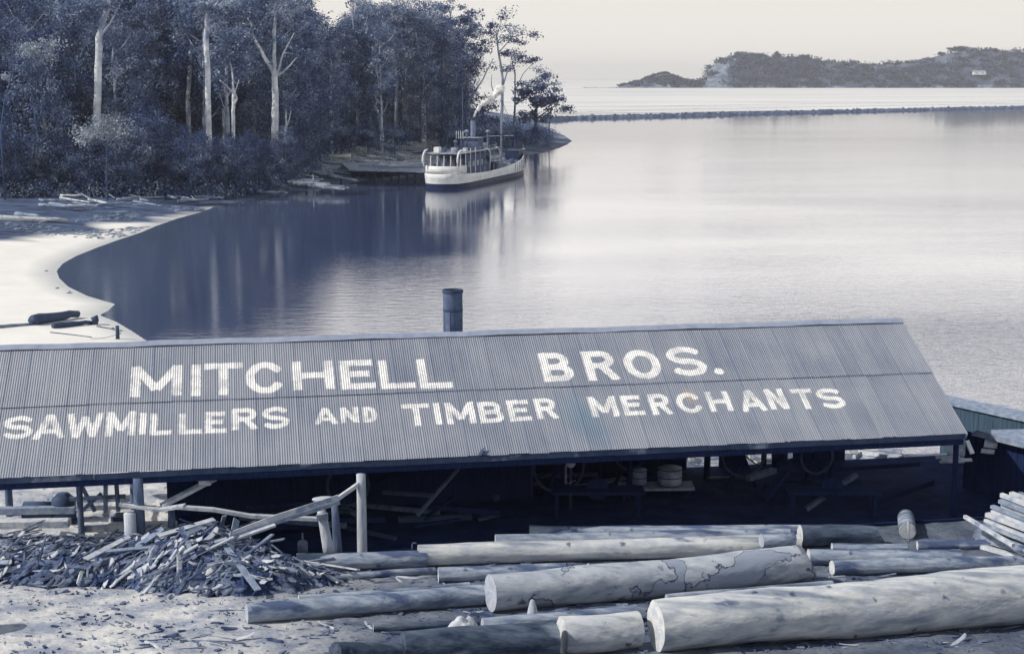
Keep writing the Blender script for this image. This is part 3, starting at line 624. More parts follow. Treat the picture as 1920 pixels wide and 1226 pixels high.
# cracked bark material for the great log
cm = mat('cracked_base', (.50,.52,.55,1), (.33,.37,.43,1), 3, bump=.9, bscale=8, stretch=(.4,1,1), c3=(.16,.20,.29,1), thr=.66, t3s=.8, knots=1.1); cm.name = 'cracked_bark'; M['cracked'] = cm; t = cm.node_tree; bs = t.nodes['Principled BSDF']
co = N(t, 'ShaderNodeTexCoord'); 
def crack(fac_lo):
    n = N(t, 'ShaderNodeTexNoise'); n.inputs['Scale'].default_value = .62; n.inputs['Detail'].default_value = 5; n.inputs['Roughness'].default_value = .5; t.links.new(co.outputs['Object'], n.inputs['Vector']); return n.outputs[0]
cn = crack(0)
bare = N(t, 'ShaderNodeMapRange'); bare.inputs[1].default_value = .53; bare.inputs[2].default_value = .538; t.links.new(cn, bare.inputs[0])
src = bs.inputs['Base Color'].links[0].from_socket
m1 = N(t, 'ShaderNodeMix', data_type='RGBA'); t.links.new(bare.outputs[0], m1.inputs[0]); t.links.new(src, m1.inputs[6]); m1.inputs[7].default_value = (.27,.31,.38,1)
ln = N(t, 'ShaderNodeMath', operation='SUBTRACT'); ln.inputs[1].default_value = .534; t.links.new(cn, ln.inputs[0]); ab = N(t, 'ShaderNodeMath', operation='ABSOLUTE'); t.links.new(ln.outputs[0], ab.inputs[0])
lr = N(t, 'ShaderNodeMapRange'); lr.inputs[1].default_value = .001; lr.inputs[2].default_value = .010; lr.inputs[3].default_value = 1; lr.inputs[4].default_value = 0; t.links.new(ab.outputs[0], lr.inputs[0])
m2 = N(t, 'ShaderNodeMix', data_type='RGBA'); t.links.new(lr.outputs[0], m2.inputs[0]); t.links.new(m1.outputs[2], m2.inputs[6]); m2.inputs[7].default_value = (.12,.15,.22,1); t.links.new(m2.outputs[2], bs.inputs['Base Color'])
b1 = bs.inputs['Normal'].links[0].from_socket; bu = N(t, 'ShaderNodeBump'); bu.inputs['Strength'].default_value = 1; bu.inputs['Distance'].default_value = -.06; t.links.new(bare.outputs[0], bu.inputs['Height']); t.links.new(b1, bu.inputs['Normal']); t.links.new(bu.outputs[0], bs.inputs['Normal'])

make_log('grey bark log lying before the pale round shed post', (556,1054,17), (800,1048,17), 'bark_grey', 'wood_end_grey', seed=1)
make_log('long pale peeled log reaching right from the grey bark log in the yard', (784,1042,21), (1498,1020,19), 'bark_pale', seed=2)
make_log('grey squared looking log directly behind the long pale peeled log', (929,1016,15), (1480,1001,14), 'bark_grey', 'wood_end', seed=3)
make_log('hindmost grey log along the dark shed opening', (993,1000,16), (1500,998,15), 'bark_grey', 'wood_end', seed=4)
make_log('short log with pale round end poking out left of the great cracked log', (822,1078,15), (1060,1070,15), 'bark_grey', 'wood_end', seed=5)
make_log('great thick log with cracked peeling bark and a slanting right end', (920,1111,37), (1508,1056,37), 'cracked', 'wood_end_grey', seed=6, cut1=.5)
make_log('long grey brown log on the ground below the heap of offcuts', (463,1150,19), (925,1113,20), 'bark_grey', 'wood_end_grey', seed=7)
make_log('huge pale smooth log with a big round end, running off the right edge', (1230,1172,50), (2050,1105,58), 'bark_pale', 'wood_end', seed=8)
make_log('shorter pale log butting against the big round end of the huge log', (1054,1190,37), (1196,1180,35), 'bark_pale', 'wood_end', seed=9)
make_log('dark mossy log lying along the bottom edge of the yard', (756,1216,34), (1040,1200,36), 'bark_dark', 'bark_dark', seed=10)
make_log('dark log at the bottom edge, left of the dark mossy one', (628,1228,26), (748,1226,26), 'bark_dark', 'bark_dark', seed=11)
make_log('thin grey log between the great cracked log and the dark mossy log', (905,1172,14), (1192,1148,16), 'bark_grey', 'wood_end_grey', seed=12)
make_log('rough dark bark log with a slanting pale right end before the stack of sawn sticks', (1500,1005,22), (1650,1005,20), 'bark_dark', 'wood_end', seed=13, cut1=.6)
make_log('weathered log with pale left end, right of the great cracked log', (1516,1044,16), (1800,1043,14), 'bark_grey', 'wood_end', seed=14)
make_log('weathered grey log just above the huge pale log at the right', (1560,1064,15), (1960,1052,14), 'bark_grey', 'wood_end', seed=15)
make_log('grey log along the far side of the yard below the sawn sticks at right', (1720,1022,9), (2000,1020,12), 'bark_grey', 'wood_end', seed=16)
make_log('short thin pole lying on the ground before the long pale peeled log', (640,1082,6), (815,1070,7), 'bark_grey', 'wood_end', seed=21)
make_log('thin bent grey pole beside the long grey brown log', (560,1120,6), (880,1098,7), 'bark_grey', 'wood_end', seed=22)
make_log('short split log at the right, before the rough dark bark log', (1560,1026,9), (1700,1026,9), 'bark_grey', 'wood_end', seed=23)
make_log('thin pole half hidden behind the huge pale log near its round end', (1250,1122,9), (1560,1098,9), 'bark_grey', 'wood_end_grey', seed=24)
make_log('slim dark pole lying between the dark bottom logs and the grey brown log', (700,1176,8), (1010,1160,8), 'bark_dark', 'wood_end_grey', seed=25)
make_log('short dark wedged log lying on the right end of the long pale peeled log', (1428,1013,13), (1488,1008,13), 'bark_grey', 'wood_end_grey', seed=17, lift=.55)
# log seen end-on with a stick against it
p, r = logpos(1702, 995, 17); lg = thing('log', 'short log seen end-on with a stick leaning on its round pale face', 'log', (p.x, p.y, p.z-r), 'logs lying in the mill yard')
mb = MB(); mb.tube([p+Vector((0,0,0)), p+Vector((.35,1.6,0))], [r, r*.95], 32, wob=.05, cap=False); part('stem', mb, M['bark_grey'], lg, True)
mb = MB(); mb.tube([p+Vector((0,-.004,0)), p+Vector((0,.03,0))], [r*.98]*2, 32, wob=.05); part('cut_end', mb, M['wood_end'], lg)
stk = thing('stick', 'thin upright stick standing before the end-on log', 'stick', (p.x, p.y-.1, hz(p.x, p.y-.1))); mb = MB(); mb.tube([(p.x+.02, p.y-.14, hz(p.x,p.y)-.02), (p.x-.03, p.y-.08, p.z+r*1.25)], .025, 8); part('stem', mb, M['post_pale'], stk, True)
# stump off the left edge whose shadow falls into the yard
p, r = logpos(-75, 1150, 36); stp = thing('stump', 'broad sawn stump just outside the left edge of the yard', 'stump', (p.x, p.y, hz(p.x, p.y)))
mb = MB(); g = hz(p.x, p.y); mb.tube([(p.x, p.y, g-.1), (p.x, p.y, g+.4), (p.x, p.y, g+.95)], [r*1.4, r*1.1, r], 28, wob=.1); part('stem', mb, M['bark_grey'], stp, True)
# small things among the logs
p, _ = logpos(998, 1162, 2); g = hz(p.x, p.y)
pg = thing('wooden_peg', 'small pale cone shaped peg standing before the great cracked log', 'peg', (p.x, p.y, g)); mb = MB(); mb.tube([(p.x, p.y, g-.02), (p.x, p.y, g+.3), (p.x, p.y, g+.56), (p.x, p.y, g+.60)], [.19, .13, .06, .02], 16, wob=.1); part('stem', mb, M['post_pale'], pg, True)
p, _ = logpos(888, 1172, 2); g = hz(p.x, p.y); gw = thing('gear_wheel', 'small rusty toothed wheel leaning among the logs', 'wheel', (p.x, p.y, g))
mb = MB(); n = 28; c = Vector((p.x, p.y, g+.2)); ax = Vector((.5,-.8,.3)).normalized(); a = ax.cross(Vector((0,0,1))).normalized(); b_ = a.cross(ax)
for k in range(n):
    rr = .2 if k % 2 else .165; mb.beam(c+a*(rr-.05)*math.cos(k*6.283/n)+b_*(rr-.05)*math.sin(k*6.283/n), c+a*rr*math.cos(k*6.283/n)+b_*rr*math.sin(k*6.283/n), .04, .05)
mb.tube([c+a*.13*math.cos(k*.2244*1)+b_*.13*math.sin(k*.2244) for k in range(29)], .022, 6, cap=False); part('rim', mb, M['iron_pale'], gw)
mb = MB(); mb.tube([c-ax*.08, c+ax*.08], .05, 12)
for k in range(4): mb.tube([c, c+a*.15*math.cos(k*1.57+.3)+b_*.15*math.sin(k*1.57+.3)], .015, 6)
part('hub', mb, M['iron_pale'], gw)
p, _ = logpos(775, 1034, 1); g = hz(p.x, p.y); hk = thing('iron_hook', 'pale bent iron hook standing at the left end of the long pale log', 'hook', (p.x, p.y, g)); mb = MB(); mb.tube([(p.x-.04, p.y, g-.02), (p.x-.04, p.y, g+.26), (p.x-.01, p.y, g+.31), (p.x+.1, p.y, g+.31)], .025, 8); part('rod', mb, M['post_pale'], hk, True)
p, _ = logpos(568, 1040, 1); g = hz(p.x, p.y); bt = thing('oil_can', 'dark square shouldered can with a thin neck before the shed opening', 'can', (p.x, p.y, g))
mb = MB(); mb.tube([(p.x,p.y,g), (p.x,p.y,g+.42), (p.x,p.y,g+.48), (p.x,p.y,g+.52)], [.165,.165,.13,.05], 16); part('body', mb, M['iron_pale'], bt, True)
mb = MB(); mb.tube([(p.x,p.y,g+.5), (p.x,p.y,g+.75)], [.035,.028], 10); part('neck', mb, M['iron_pale'], bt, True)
p, _ = logpos(868, 1212, 4); g = hz(p.x, p.y); rg = thing('rag_bundle', 'pale crumpled rag lying on the dark mossy log', 'rag', (p.x, p.y, g+.2))
V_ = []; F_ = []; nx = 14
for i in range(nx):
    for j in range(nx):
        x = (i/(nx-1)-.5); y = (j/(nx-1)-.5); V_.append(Vector((p.x+x*.75, p.y+y*.45-.1, g+.84+.18*noise.noise(Vector((x*5, y*5, 2)))-(x*x+y*y)*1.0)))
for i in range(nx-1):
    for j in range(nx-1): F_.append((i*nx+j, (i+1)*nx+j, (i+1)*nx+j+1, i*nx+j+1))
mb = MB(); mb.add(V_, F_); ro = part('cloth', mb, M['plank'], rg, True); md = ro.modifiers.new('s', 'SOLIDIFY'); md.thickness = .03

# ------------------------------------------------------------------ trestle and chute at the left
tr = thing('timber_trestle', 'rough pole trestle carrying a sloping waste chute over the offcut heap', 'trestle', PZ(520, 1030, 3.0))
def pl(name, pts, w_, h_, m, Ds, roll=0):
    mb = MB(); P_ = [PD(x, y, d_) for (x, y), d_ in zip(pts, Ds)]
    for a_, b2 in zip(P_[:-1], P_[1:]): mb.beam(a_, b2+(b2-a_).normalized()*.01, w_, h_, roll=roll)
    part(name, mb, m, tr)
pl('plank', [(303,948),(402,897)], .28, .10, M['plank'], (43.6,44.6))
pl('plank', [(330,950),(400,955),(470,967),(600,973)], .2, .10, M['plank'], (43.3,43.4,43.6,43.7))
pl('chute', [(430,1006),(520,975),(634,939)], .34, .13, M['plank_grey'], (42.2,42.8,43.5))
pl('chute_side', [(436,1000),(520,968.5),(634,932)], .04, .16, M['plank'], (42.1,42.7,43.4))
pl('plank', [(440,1010),(515,984)], .22, .06, M['plank'], (42.0,42.5))
pl('plank', [(628,938),(681,901)], .10, .12, M['plank'], (43.7,44.4))
pl('crossbar', [(594,970),(614,968)], .2, .18, M['plank_grey'], (43.5,43.5))
pl('plank', [(225,944),(300,955),(345,948)], .3, .08, M['plank'], (43.4,43.4,43.3))
mb = MB(); mb.box(PD(385, 899, 44.2), (.36,.3,.3)); part('block', mb, M['plank'], tr)
def leg(px0, px1, r, m, D0, D1):
    a = PD(*px0, D0); b2 = PD(*px1, D1); mb = MB(); mb.tube([a.lerp(b2, i/5) for i in range(6)], [r*(.85+.06*i) for i in range(6)], 14, wob=.1); part('leg', mb, m, tr, True)
leg((602,952),(618,1040), .16, M['post_pale'], 43.7, 43.5)
leg((628,948),(634,1042), .13, M['post_dark'], 44.3, 44.3)
leg((322,955),(322,1005), .12, M['post_dark'], 43.8, 43.8)
leg((262,950),(262,1005), .12, M['post_dark'], 43.9, 43.9)
sa = PD(611, 940, 43.55); sk2 = thing('sack', 'pale lumpy sack lying over the top end of the chute', 'sack', sa)
mb = MB(); n1_, n2_ = 14, 10; vv = []
for i in range(n1_+1):
    for j in range(n2_):
        th1 = math.pi*i/n1_; ph = 2*math.pi*j/n2_; v = Vector((math.cos(th1)*.40, math.sin(th1)*math.cos(ph)*.22, math.sin(th1)*math.sin(ph)*.10+.06)); v *= 1+.15*noise.noise(v*4); vv.append(sa+v)
mb.add(vv, [(i*n2_+j, i*n2_+(j+1)%n2_, (i+1)*n2_+(j+1)%n2_, (i+1)*n2_+j) for i in range(n1_) for j in range(n2_)]); part('cloth', mb, M['plank'], sk2, True)
# stump beside the dark post
p = PD(245, 1000, 43.2); g = hz(p.x, p.y); s3 = thing('stump', 'pale upright log section beside the dark left shed post', 'stump', (p.x, p.y, g)); tz = PD(245, 962, 43.2).z
mb = MB(); mb.tube([(p.x,p.y,g-.1),(p.x,p.y,(g+tz)/2),(p.x,p.y,tz)], [.2,.185,.18], 24, wob=.07); part('stem', mb, M['post_pale'], s3, True)

# sunlit clutter under the open left end
def box_thing(name, label, cat, px, py, D, size, m, rz=0, group=None, z=None):
    p = PD(px, py, D); g = hz(p.x, p.y) if z is None else z; th_ = thing(name, label, cat, (p.x, p.y, g), group, rz)
    return th_, p, g
for (x0, y0, x1, y1, D, w_, m, lb) in [(-60,970,130,967,46.2,.45,'plank','pale squared beam lying at the left edge under the open shed end'),
        (150,968,330,960,45.9,.4,'plank','pale squared beam between the left edge beam and the dark post'),
        (-60,998,145,992,44.6,.4,'plank','pale beam along the top of the offcut heap at the left edge'),
        (175,996,318,990,44.7,.4,'plank','pale beam behind the upright log section'),
        (275,975,320,974,45.2,.5,'plank','short pale block of timber right of the dark left post'),
        (-40,958,140,950,48,.3,'plank_grey','grey timber lying further in under the open left end'),
        (100,935,260,930,50,.3,'plank','pale timber lying deep under the open left end'),
        (355,992,340,992,44,.2,'plank','tiny pale block in the dark shed opening'),
        (425,985,455,984,44,.25,'plank','small pale board end above the chute foot')]:
    p0 = PD(x0, y0, D); g = hz(p0.x, D); p1 = PD(x1, y1, D+.2); zc = max(g+.1, min(p0.z, g+.6)); p0.z = zc; p1.z = zc
    # keep the photographed height: timbers lie on others
    th_ = thing('timber_beam', lb, 'timber', (p0+p1)/2-Vector((0,0,.14)), 'sawn timbers under the shed'); mb = MB()
    nseg = 5
    for i in range(nseg): mb.beam(p0.lerp(p1, i/nseg), p0.lerp(p1, (i+1)/nseg)+Vector((0,0,.01*math.sin(i*3))), w_, .22)
    part('beam', mb, M[m], th_)
# engine block
p = PD(95, 955, 48.5); g = hz(p.x, p.y); en = thing('boiler_engine', 'dark squat engine with a bulging casing under the left end of the roof', 'engine', (p.x, p.y, g))
mb = MB(); mb.tube([(p.x-.9,p.y,g+.35),(p.x+.1,p.y,g+.35)], .36, 20); part('boiler', mb, M['iron'], en, True)
mb = MB(); mb.tube([(p.x+.45,p.y,g),(p.x+.45,p.y,g+.8),(p.x+.45,p.y,g+1.0)], [.42,.4,.2], 18); part('casing', mb, M['iron'], en, True)
mb = MB(); mb.beam((p.x-1,p.y,g+.04),(p.x+.9,p.y,g+.04),.5,.1); part('bed', mb, M['iron'], en)
p = PD(165, 960, 47.2); g = hz(p.x, p.y); pr = thing('prop_frame', 'dark slanting prop frame left of the dark shed post', 'frame', (p.x, p.y, g))
mb = MB()
for a_, b2 in (((150,905),(178,958)),((150,960),(190,925)),((198,905),(198,960)),((218,905),(222,958)),((130,935),(235,930))): mb.beam(PD(*a_, 47.2), PD(*b_ if False else b2, 47.3), .12, .12)
part('strut', mb, M['post_dark'], pr)
p = PD(235, 940, 46.6); g = hz(p.x, p.y); cb = thing('crate', 'dark crate against the dark left shed post', 'crate', (p.x, p.y, g))
mb = MB()
for k in range(4): mb.box((p.x, p.y, g+.12+k*.2), (.8,.6,.18))
part('slats', mb, M['iron'], cb)
for sx_ in (-.38,.38): mb = MB(); mb.box((p.x+sx_, p.y-.32, g+.42), (.07,.05,.85)); part('batten', mb, M['post_dark'], cb)

# pale things standing deep in the dark right bays
def deepD(h): return 46.5+h
p = PD(1070, 868, 49.5); g = 3.1; lp = thing('bollard_post', 'post with a pale round head hung with a chain in the dark shed opening', 'post', (p.x, p.y, g))
mb = MB(); mb.tube([(p.x,p.y,g),(p.x,p.y,p.z-.05)], .05, 10); part('pole', mb, M['iron'], lp, True)
mb = MB(); n = 10; vv = [p+Vector((.17*math.sin(math.pi*i/n)*math.cos(6.283*j/16), .17*math.sin(math.pi*i/n)*math.sin(6.283*j/16), .17*math.cos(math.pi*i/n))) for i in range(n+1) for j in range(16)]
mb.add(vv, [(i*16+j, (i+1)*16+j, (i+1)*16+(j+1)%16, i*16+(j+1)%16) for i in range(n) for j in range(16)]); part('head', mb, M['white'], lp, True)
mb = MB(); q0 = PD(1061, 872, 49.3); q1 = PD(1061, 906, 49.3); q2 = PD(1079, 900, 49.3)
for k in range(8): c = q0.lerp(q1, (k+.5)/8); mb.tube([c+Vector((.03*math.cos(t_*1.05), .0, .06*math.sin(t_*1.05))) for t_ in range(7)], .012, 5, cap=False)
mb.tube([q1, q1.lerp(q2,.5)-Vector((0,0,.03)), q2], .015, 6); part('chain', mb, M['offwhite'], lp)
def drum(px, py0, py1, D, rpx, label, m='offwhite'):
    a = PD(px, py0, D); b2 = PD(px, py1, D); r = rpx*D/F; th_ = thing('drum', label, 'drum', (a.x, a.y, b2.z), 'drums in the shed'); mb = MB()
    mb.tube([(a.x,D,b2.z),(a.x,D,b2.z+(a.z-b2.z)*.5),(a.x,D,a.z)], [r,r*1.04,r], 24); part('body', mb, M[m], th_, True)
    mb = MB()
    for f_ in (.05,.5,.95): z = b2.z+(a.z-b2.z)*f_; mb.tube([(a.x,D,z-.02),(a.x,D,z+.02)], r*1.07, 24, cap=False)
    part('hoop', mb, M['iron'], th_)
mb = MB(); q0 = PD(1160, 912, 51); q1 = PD(1300, 910, 51); bn = thing('work_bench', 'dark bench carrying two drums in the shed opening', 'bench', ((q0.x+q1.x)/2, 51, 3.1))
mb.beam(q0, q1, 1.0, .08); part('top', mb, M['plank_grey'], bn)
for f_ in (.06,.94):
    for dy in (-.4,.4): mb = MB(); c = q0.lerp(q1, f_); mb.box((c.x, 51+dy, (3.1+c.z)/2), (.1,.1,c.z-3.1-.06)); part('leg', mb, M['navy'], bn)
drum(1198, 879, 908, 51, 15, 'grey drum on the left of the dark bench in the shed opening', 'iron_pale'); drum(1256, 876, 908, 51, 23, 'broad pale hooped drum on the right of the dark bench in the shed opening')
def loose(label, cx, cy, D, w_, h_, rz, tilt, m, name='timber_offcut', nn_=1):
    p = PD(cx, cy, D); th_ = thing(name, label, 'timber', p, 'pale timber pieces in the dark shed'); mb = MB()
    ax0 = Vector((math.cos(rz), math.sin(rz), 0)); ax1 = Vector((-math.sin(rz)*math.cos(tilt), math.cos(rz)*math.cos(tilt), math.sin(tilt))); ax2 = ax0.cross(ax1)
    for k in range(nn_):
        off = (k-(nn_-1)/2)*h_/nn_; mb.box(p+ax1*off+ax0*(.08*math.sin(k*2.3)), (w_*(1-.1*abs(math.sin(k*1.7))), h_/nn_*.9, .05), (ax0, ax1, ax2))
    part('boards', mb, M[m], th_)
L_ = [((1296,856,52),(.22,.35),.3,1.2,'white','upright pale block below the eave, left of the grey board bundle'),
      ((1300,873,52),(.7,.2),.1,.3,'white','flat pale piece under the upright pale block'),
      ((1335,865,52.5),(1.1,.7),-.1,.6,'offwhite','grey bundle of boards under the middle eave'),
      ((1347,904,50),(.16,.22),.2,1.3,'white','small bright block low in the dark right bay'),
      ((1330,900,50),(.2,.06),.2,.3,'white','thin bright chip left of the small bright block'),
      ((1408,854,52),(.2,.3),.5,1.0,'white','small bright offcut left of the grey round board'),
      ((1428,850,52.5),(.7,.45),.1,.9,'plank','grey rounded board tipped up under the right eave'),
      ((1420,864,51.5),(.4,.2),.9,.5,'white','slanting bright offcut below the grey round board'),
      ((1452,870,51.5),(.3,.12),.2,.3,'offwhite','flat offcut right of the grey round board'),
      ((1484,866,51.5),(.14,.22),.2,1.2,'white','tiny bright upright offcut under the right eave'),
      ((1600,845,53),(.4,.3),.3,.8,'plank','left hand pale board of the striped stack under the right eave'),
      ((1625,850,53),(1.0,.8),-.5,.7,'plank','striped stack of pale boards under the right eave'),
      ((1668,853,53),(1.0,.7),-.6,.7,'offwhite','grey right hand half of the striped board stack'),
      ((1682,861,52.5),(.5,.6),-.2,.9,'plank','pale pointed board at the right end of the striped stack'),
      ((1648,872,52),(.6,.15),0,.5,'offwhite','thin pale board lying under the striped stack'),
      ((1783,861,50.5),(.9,.35),.1,.5,'plank','pale flat boards low behind the right gable corner'),
      ((1812,862,50.5),(.4,.14),.1,.5,'white','short bright board low at the right gable corner'),
      ((1793,843,50.0),(.6,.5),-.3,.8,'plank','grey sheet hanging by the right gable corner'),
      ((1818,838,49.8),(.2,.55),.6,1.0,'white','bright slanting board at the right gable corner')]
for (cx,cy,D),(w_,h_),rz,tl,m,lb in L_: loose(lb, cx, cy, (56.0+(cx-1300)*.003 if cx < 1770 else D), w_, h_, rz, tl, m, nn_=3 if w_ > .6 else 1)
loose('dull pale board leaning under the lean-to roof', 1858, 832, 51.0, .45, .35, -.5, .9, 'plank'); loose('lower dull board under the lean-to roof', 1852, 846, 50.9, .45, .2, -.5, .7, 'plank')
# timber and machinery clutter standing in the shadow of the shed
rc = random.Random(17)
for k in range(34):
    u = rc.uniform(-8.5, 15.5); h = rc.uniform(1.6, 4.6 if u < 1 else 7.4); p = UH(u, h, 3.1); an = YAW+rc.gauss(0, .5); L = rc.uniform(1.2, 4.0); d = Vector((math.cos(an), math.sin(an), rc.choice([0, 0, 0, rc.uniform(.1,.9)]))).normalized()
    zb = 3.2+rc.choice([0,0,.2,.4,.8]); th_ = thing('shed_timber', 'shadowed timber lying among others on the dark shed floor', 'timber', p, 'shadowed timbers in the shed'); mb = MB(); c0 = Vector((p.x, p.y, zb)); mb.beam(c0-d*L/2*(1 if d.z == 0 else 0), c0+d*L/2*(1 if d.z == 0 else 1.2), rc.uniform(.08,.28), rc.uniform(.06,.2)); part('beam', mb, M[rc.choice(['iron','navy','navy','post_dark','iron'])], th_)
for k, (u, h, r) in enumerate([(-5,3.5,.7),(2.5,4.5,.9),(5.5,6.0,.6),(9.5,5.0,.8),(12.0,4.2,.6)]):
    c = UH(u, h, 4.4); th_ = thing('belt_wheel', 'shadowed belt wheel on a stand inside the dark shed', 'wheel', (c.x, c.y, 3.1), 'belt wheels in the shed'); mb = MB()
    mb.tube([c+eH*0+(eU*math.cos(q*.2618)+Vector((0,0,1))*math.sin(q*.2618))*r for q in range(25)], .05, 6, cap=False); part('rim', mb, M['iron'], th_)
    for q in range(3): mb = MB(); dd_ = (eU*math.cos(q*1.05+.4)+Vector((0,0,1))*math.sin(q*1.05+.4))*r; mb.tube([c-dd_, c+dd_], .03, 6); part('spoke', mb, M['navy'], th_)
    for sx_ in (-.35,.35): mb = MB(); mb.beam(c+eU*sx_*0+eH*.12, Vector(((c+eU*sx_*1.6+eH*.12).x, (c+eU*sx_*1.6+eH*.12).y, 3.1)), .12, .12); part('stand', mb, M['navy'], th_)
# saw benches in the dark
for px_, lb in ((1120, 'dark saw bench near the middle of the shed floor'), (1560, 'dark saw bench deep in the right bays of the shed')):
    p = PD(px_, 930, 49); th_ = thing('saw_bench', lb, 'bench', (p.x, 49, 3.1), 'saw benches'); mb = MB(); mb.box((p.x, 49, 3.95), (3.2,.9,.1)); part('top', mb, M['navy'], th_)
    for sx_ in (-1.4,1.4):
        for sy_ in (-.35,.35): mb = MB(); mb.box((p.x+sx_, 49+sy_, 3.5), (.12,.12,.8)); part('leg', mb, M['navy'], th_)
    mb = MB(); c = Vector((p.x,49,4.0)); nT = 48; vv = [c+Vector(((.42 if k%2 else .38)*math.cos(k*6.283/nT), -.004, (.42 if k%2 else .38)*math.sin(k*6.283/nT))) for k in range(nT)]; vv += [v+Vector((0,.008,0)) for v in vv]
    mb.add(vv, [tuple(range(nT)), tuple(reversed(range(nT,2*nT)))]+[(k, nT+k, nT+(k+1)%nT, (k+1)%nT) for k in range(nT)]); part('saw_blade', mb, M['navy'], th_)

# ------------------------------------------------------------------ stack of sawn sticks at the right
random.seed(21)
for layer in range(11):
    for k in range(13):
        tx = 1822+layer*5.5+k*13+random.uniform(-9, 6); ty = 1016-layer*8.6-k*2.2+random.uniform(-3, 3); tip = PD(tx, ty, 45.9+k*.10+layer*.05)
        dr = Vector((.50+random.uniform(-.012,.012), -.86, -.05+random.uniform(-.008,.008))).normalized(); L = random.uniform(4.2,5.4)
        end = tip+dr*L; end.z = max(end.z, hz(end.x, end.y)+.06)
        th_ = thing('sawn_stick', 'pale sawn stick in the fanned stack at the right edge', 'timber', tip, 'sawn sticks stacked at the right edge'); mb = MB(); mb.beam(tip, end, random.uniform(.11,.19), random.uniform(.09,.14), roll=random.uniform(-.1,.1)); part('stick', mb, M[random.choice(['plank','plank','bark_grey','plank_grey'])], th_)
p0 = PD(1795, 965, 45.2); b0 = thing('sawn_stick', 'single sawn stick sticking out left from the fanned stack', 'timber', p0, 'sawn sticks stacked at the right edge'); mb = MB(); mb.beam(PD(1809,968,45.6), PD(1900,1022,43), .11, .11); part('stick', mb, M['plank'], b0)

# ------------------------------------------------------------------ heap of offcuts at the left
random.seed(5)
def heap_h(x, y):     # height of the heap over the ground
    h = 0
    for (px_, py_, D_, rx, ry, hh) in HE:
        d2 = ((x-px_)/rx)**2+((y-py_)/ry)**2
        if d2 < 1: h = max(h, hh*(1-d2)**.8)
    return h
HE = []
for (px_, py_, rx, ry, hh) in [(30,1065,2.6,2.0,.9),(140,1070,2.4,2.2,.85),(270,1070,2.4,2.3,1.0),(380,1075,2.6,2.3,1.25),(470,1090,2.0,1.6,.8),(540,1085,1.6,1.0,.4),(-60,1060,2.4,2.0,.9)]:
    p, _ = logpos(px_, py_, 2); HE.append((p.x, p.y, 0, rx, ry, hh))
nx = 150; xs = np.linspace(-19, -3.0, nx); ys = np.linspace(36, 44.6, 90); V_ = []; 
for y in ys:
    for x in xs:
        h = heap_h(x, y); V_.append((x, y, h))
V_ = np.array(V_); gz_ = height(V_[:,0], V_[:,1]); nzv = np.array([noise.noise(Vector((v[0]*2.5, v[1]*2.5, 0))) for v in V_]); V_[:,2] = np.where(V_[:,2] > .02, V_[:,2]*(1+.3*nzv), -.15)+gz_
i = np.arange((nx-1)*(len(ys)-1)); a = (i//(nx-1))*nx+i % (nx-1); Fh = np.stack([a,a+1,a+1+nx,a+nx],-1); keep = (V_[Fh][...,2]-gz_[Fh]).max(1) > -.1
V5, F5 = subset(V_, Fh, keep)
tag(link('bark_litter', npmesh('bark_litter', V5, F5, M['heap'], True)), 'dark bark litter and sawdust under the heap of offcuts', 'litter', kind='stuff')
def slab_mesh(L, w_, t_, bend, seed, mt):
    n = 6; vs_ = []; fs = []
    for i in range(n+1):
        s_ = i/n-.5; ww = w_*(1-.35*abs(2*s_)**5)*(1+.15*noise.noise(Vector((seed, s_*4, 0)))); zc = -bend*s_*s_*4*.5; yo = .06*noise.noise(Vector((seed+9, s_*3, 0)))
        for y, z in ((-.5,0),(.5,0),(.32,1),(-.32,1)): vs_.append((s_*L+.05*noise.noise(Vector((seed,y*3,i*5.))), y*ww+yo, z*t_+zc))
    for i in range(n):
        for k in range(4): k2 = (k+1) % 4; fs.append((i*4+k, (i+1)*4+k, (i+1)*4+k2, i*4+k2))
    fs += [(3,2,1,0), (n*4,n*4+1,n*4+2,n*4+3)]; me = bpy.data.meshes.new('slab'); me.from_pydata(vs_, [], fs); me.materials.append(mt); me.update(); return me
protos = [slab_mesh(random.choice([.3,.5,.8,1.1,1.5,2.0])*random.uniform(.8,1.2), random.uniform(.07,.26), random.uniform(.015,.05), random.uniform(-.1,.15), k*3.1, M['slab' if k % 7 else 'slab_pale']) for k in range(20)]
def normal_at(x, y):
    e_ = .15; f_ = lambda a_, b_: heap_h(a_, b_)+hz(a_, b_)
    return Vector((-(f_(x+e_, y)-f_(x-e_, y))/(2*e_), -(f_(x, y+e_)-f_(x, y-e_))/(2*e_), 1)).normalized()
def rand_slab_matrix(xmin=-19, xmax=-3.2):
    while True:
        x = random.uniform(xmin, xmax); y = random.uniform(36, 44.6); h = heap_h(x, y)
        if h > .06: break
    nrm = normal_at(x, y); yaw = random.gauss(.75, .45) if x < -8 else random.gauss(-.45, .6)
    if random.random() < .2: yaw = random.uniform(0, 3.14)
    d = Vector((math.cos(yaw), math.sin(yaw), 0)); d = (d-nrm*d.dot(nrm)).normalized(); d = (d+nrm*random.gauss(0.05,.18)).normalized(); a_ = nrm.cross(d).normalized(); n2 = d.cross(a_)
    rl = random.gauss(0,.35); a_, n2 = a_*math.cos(rl)+n2*math.sin(rl), n2*math.cos(rl)-a_*math.sin(rl)
    mtx = Matrix((d, a_, n2)).transposed().to_4x4(); mtx.translation = (x, y, hz(x, y)+h+random.uniform(-.02,.14)); return mtx
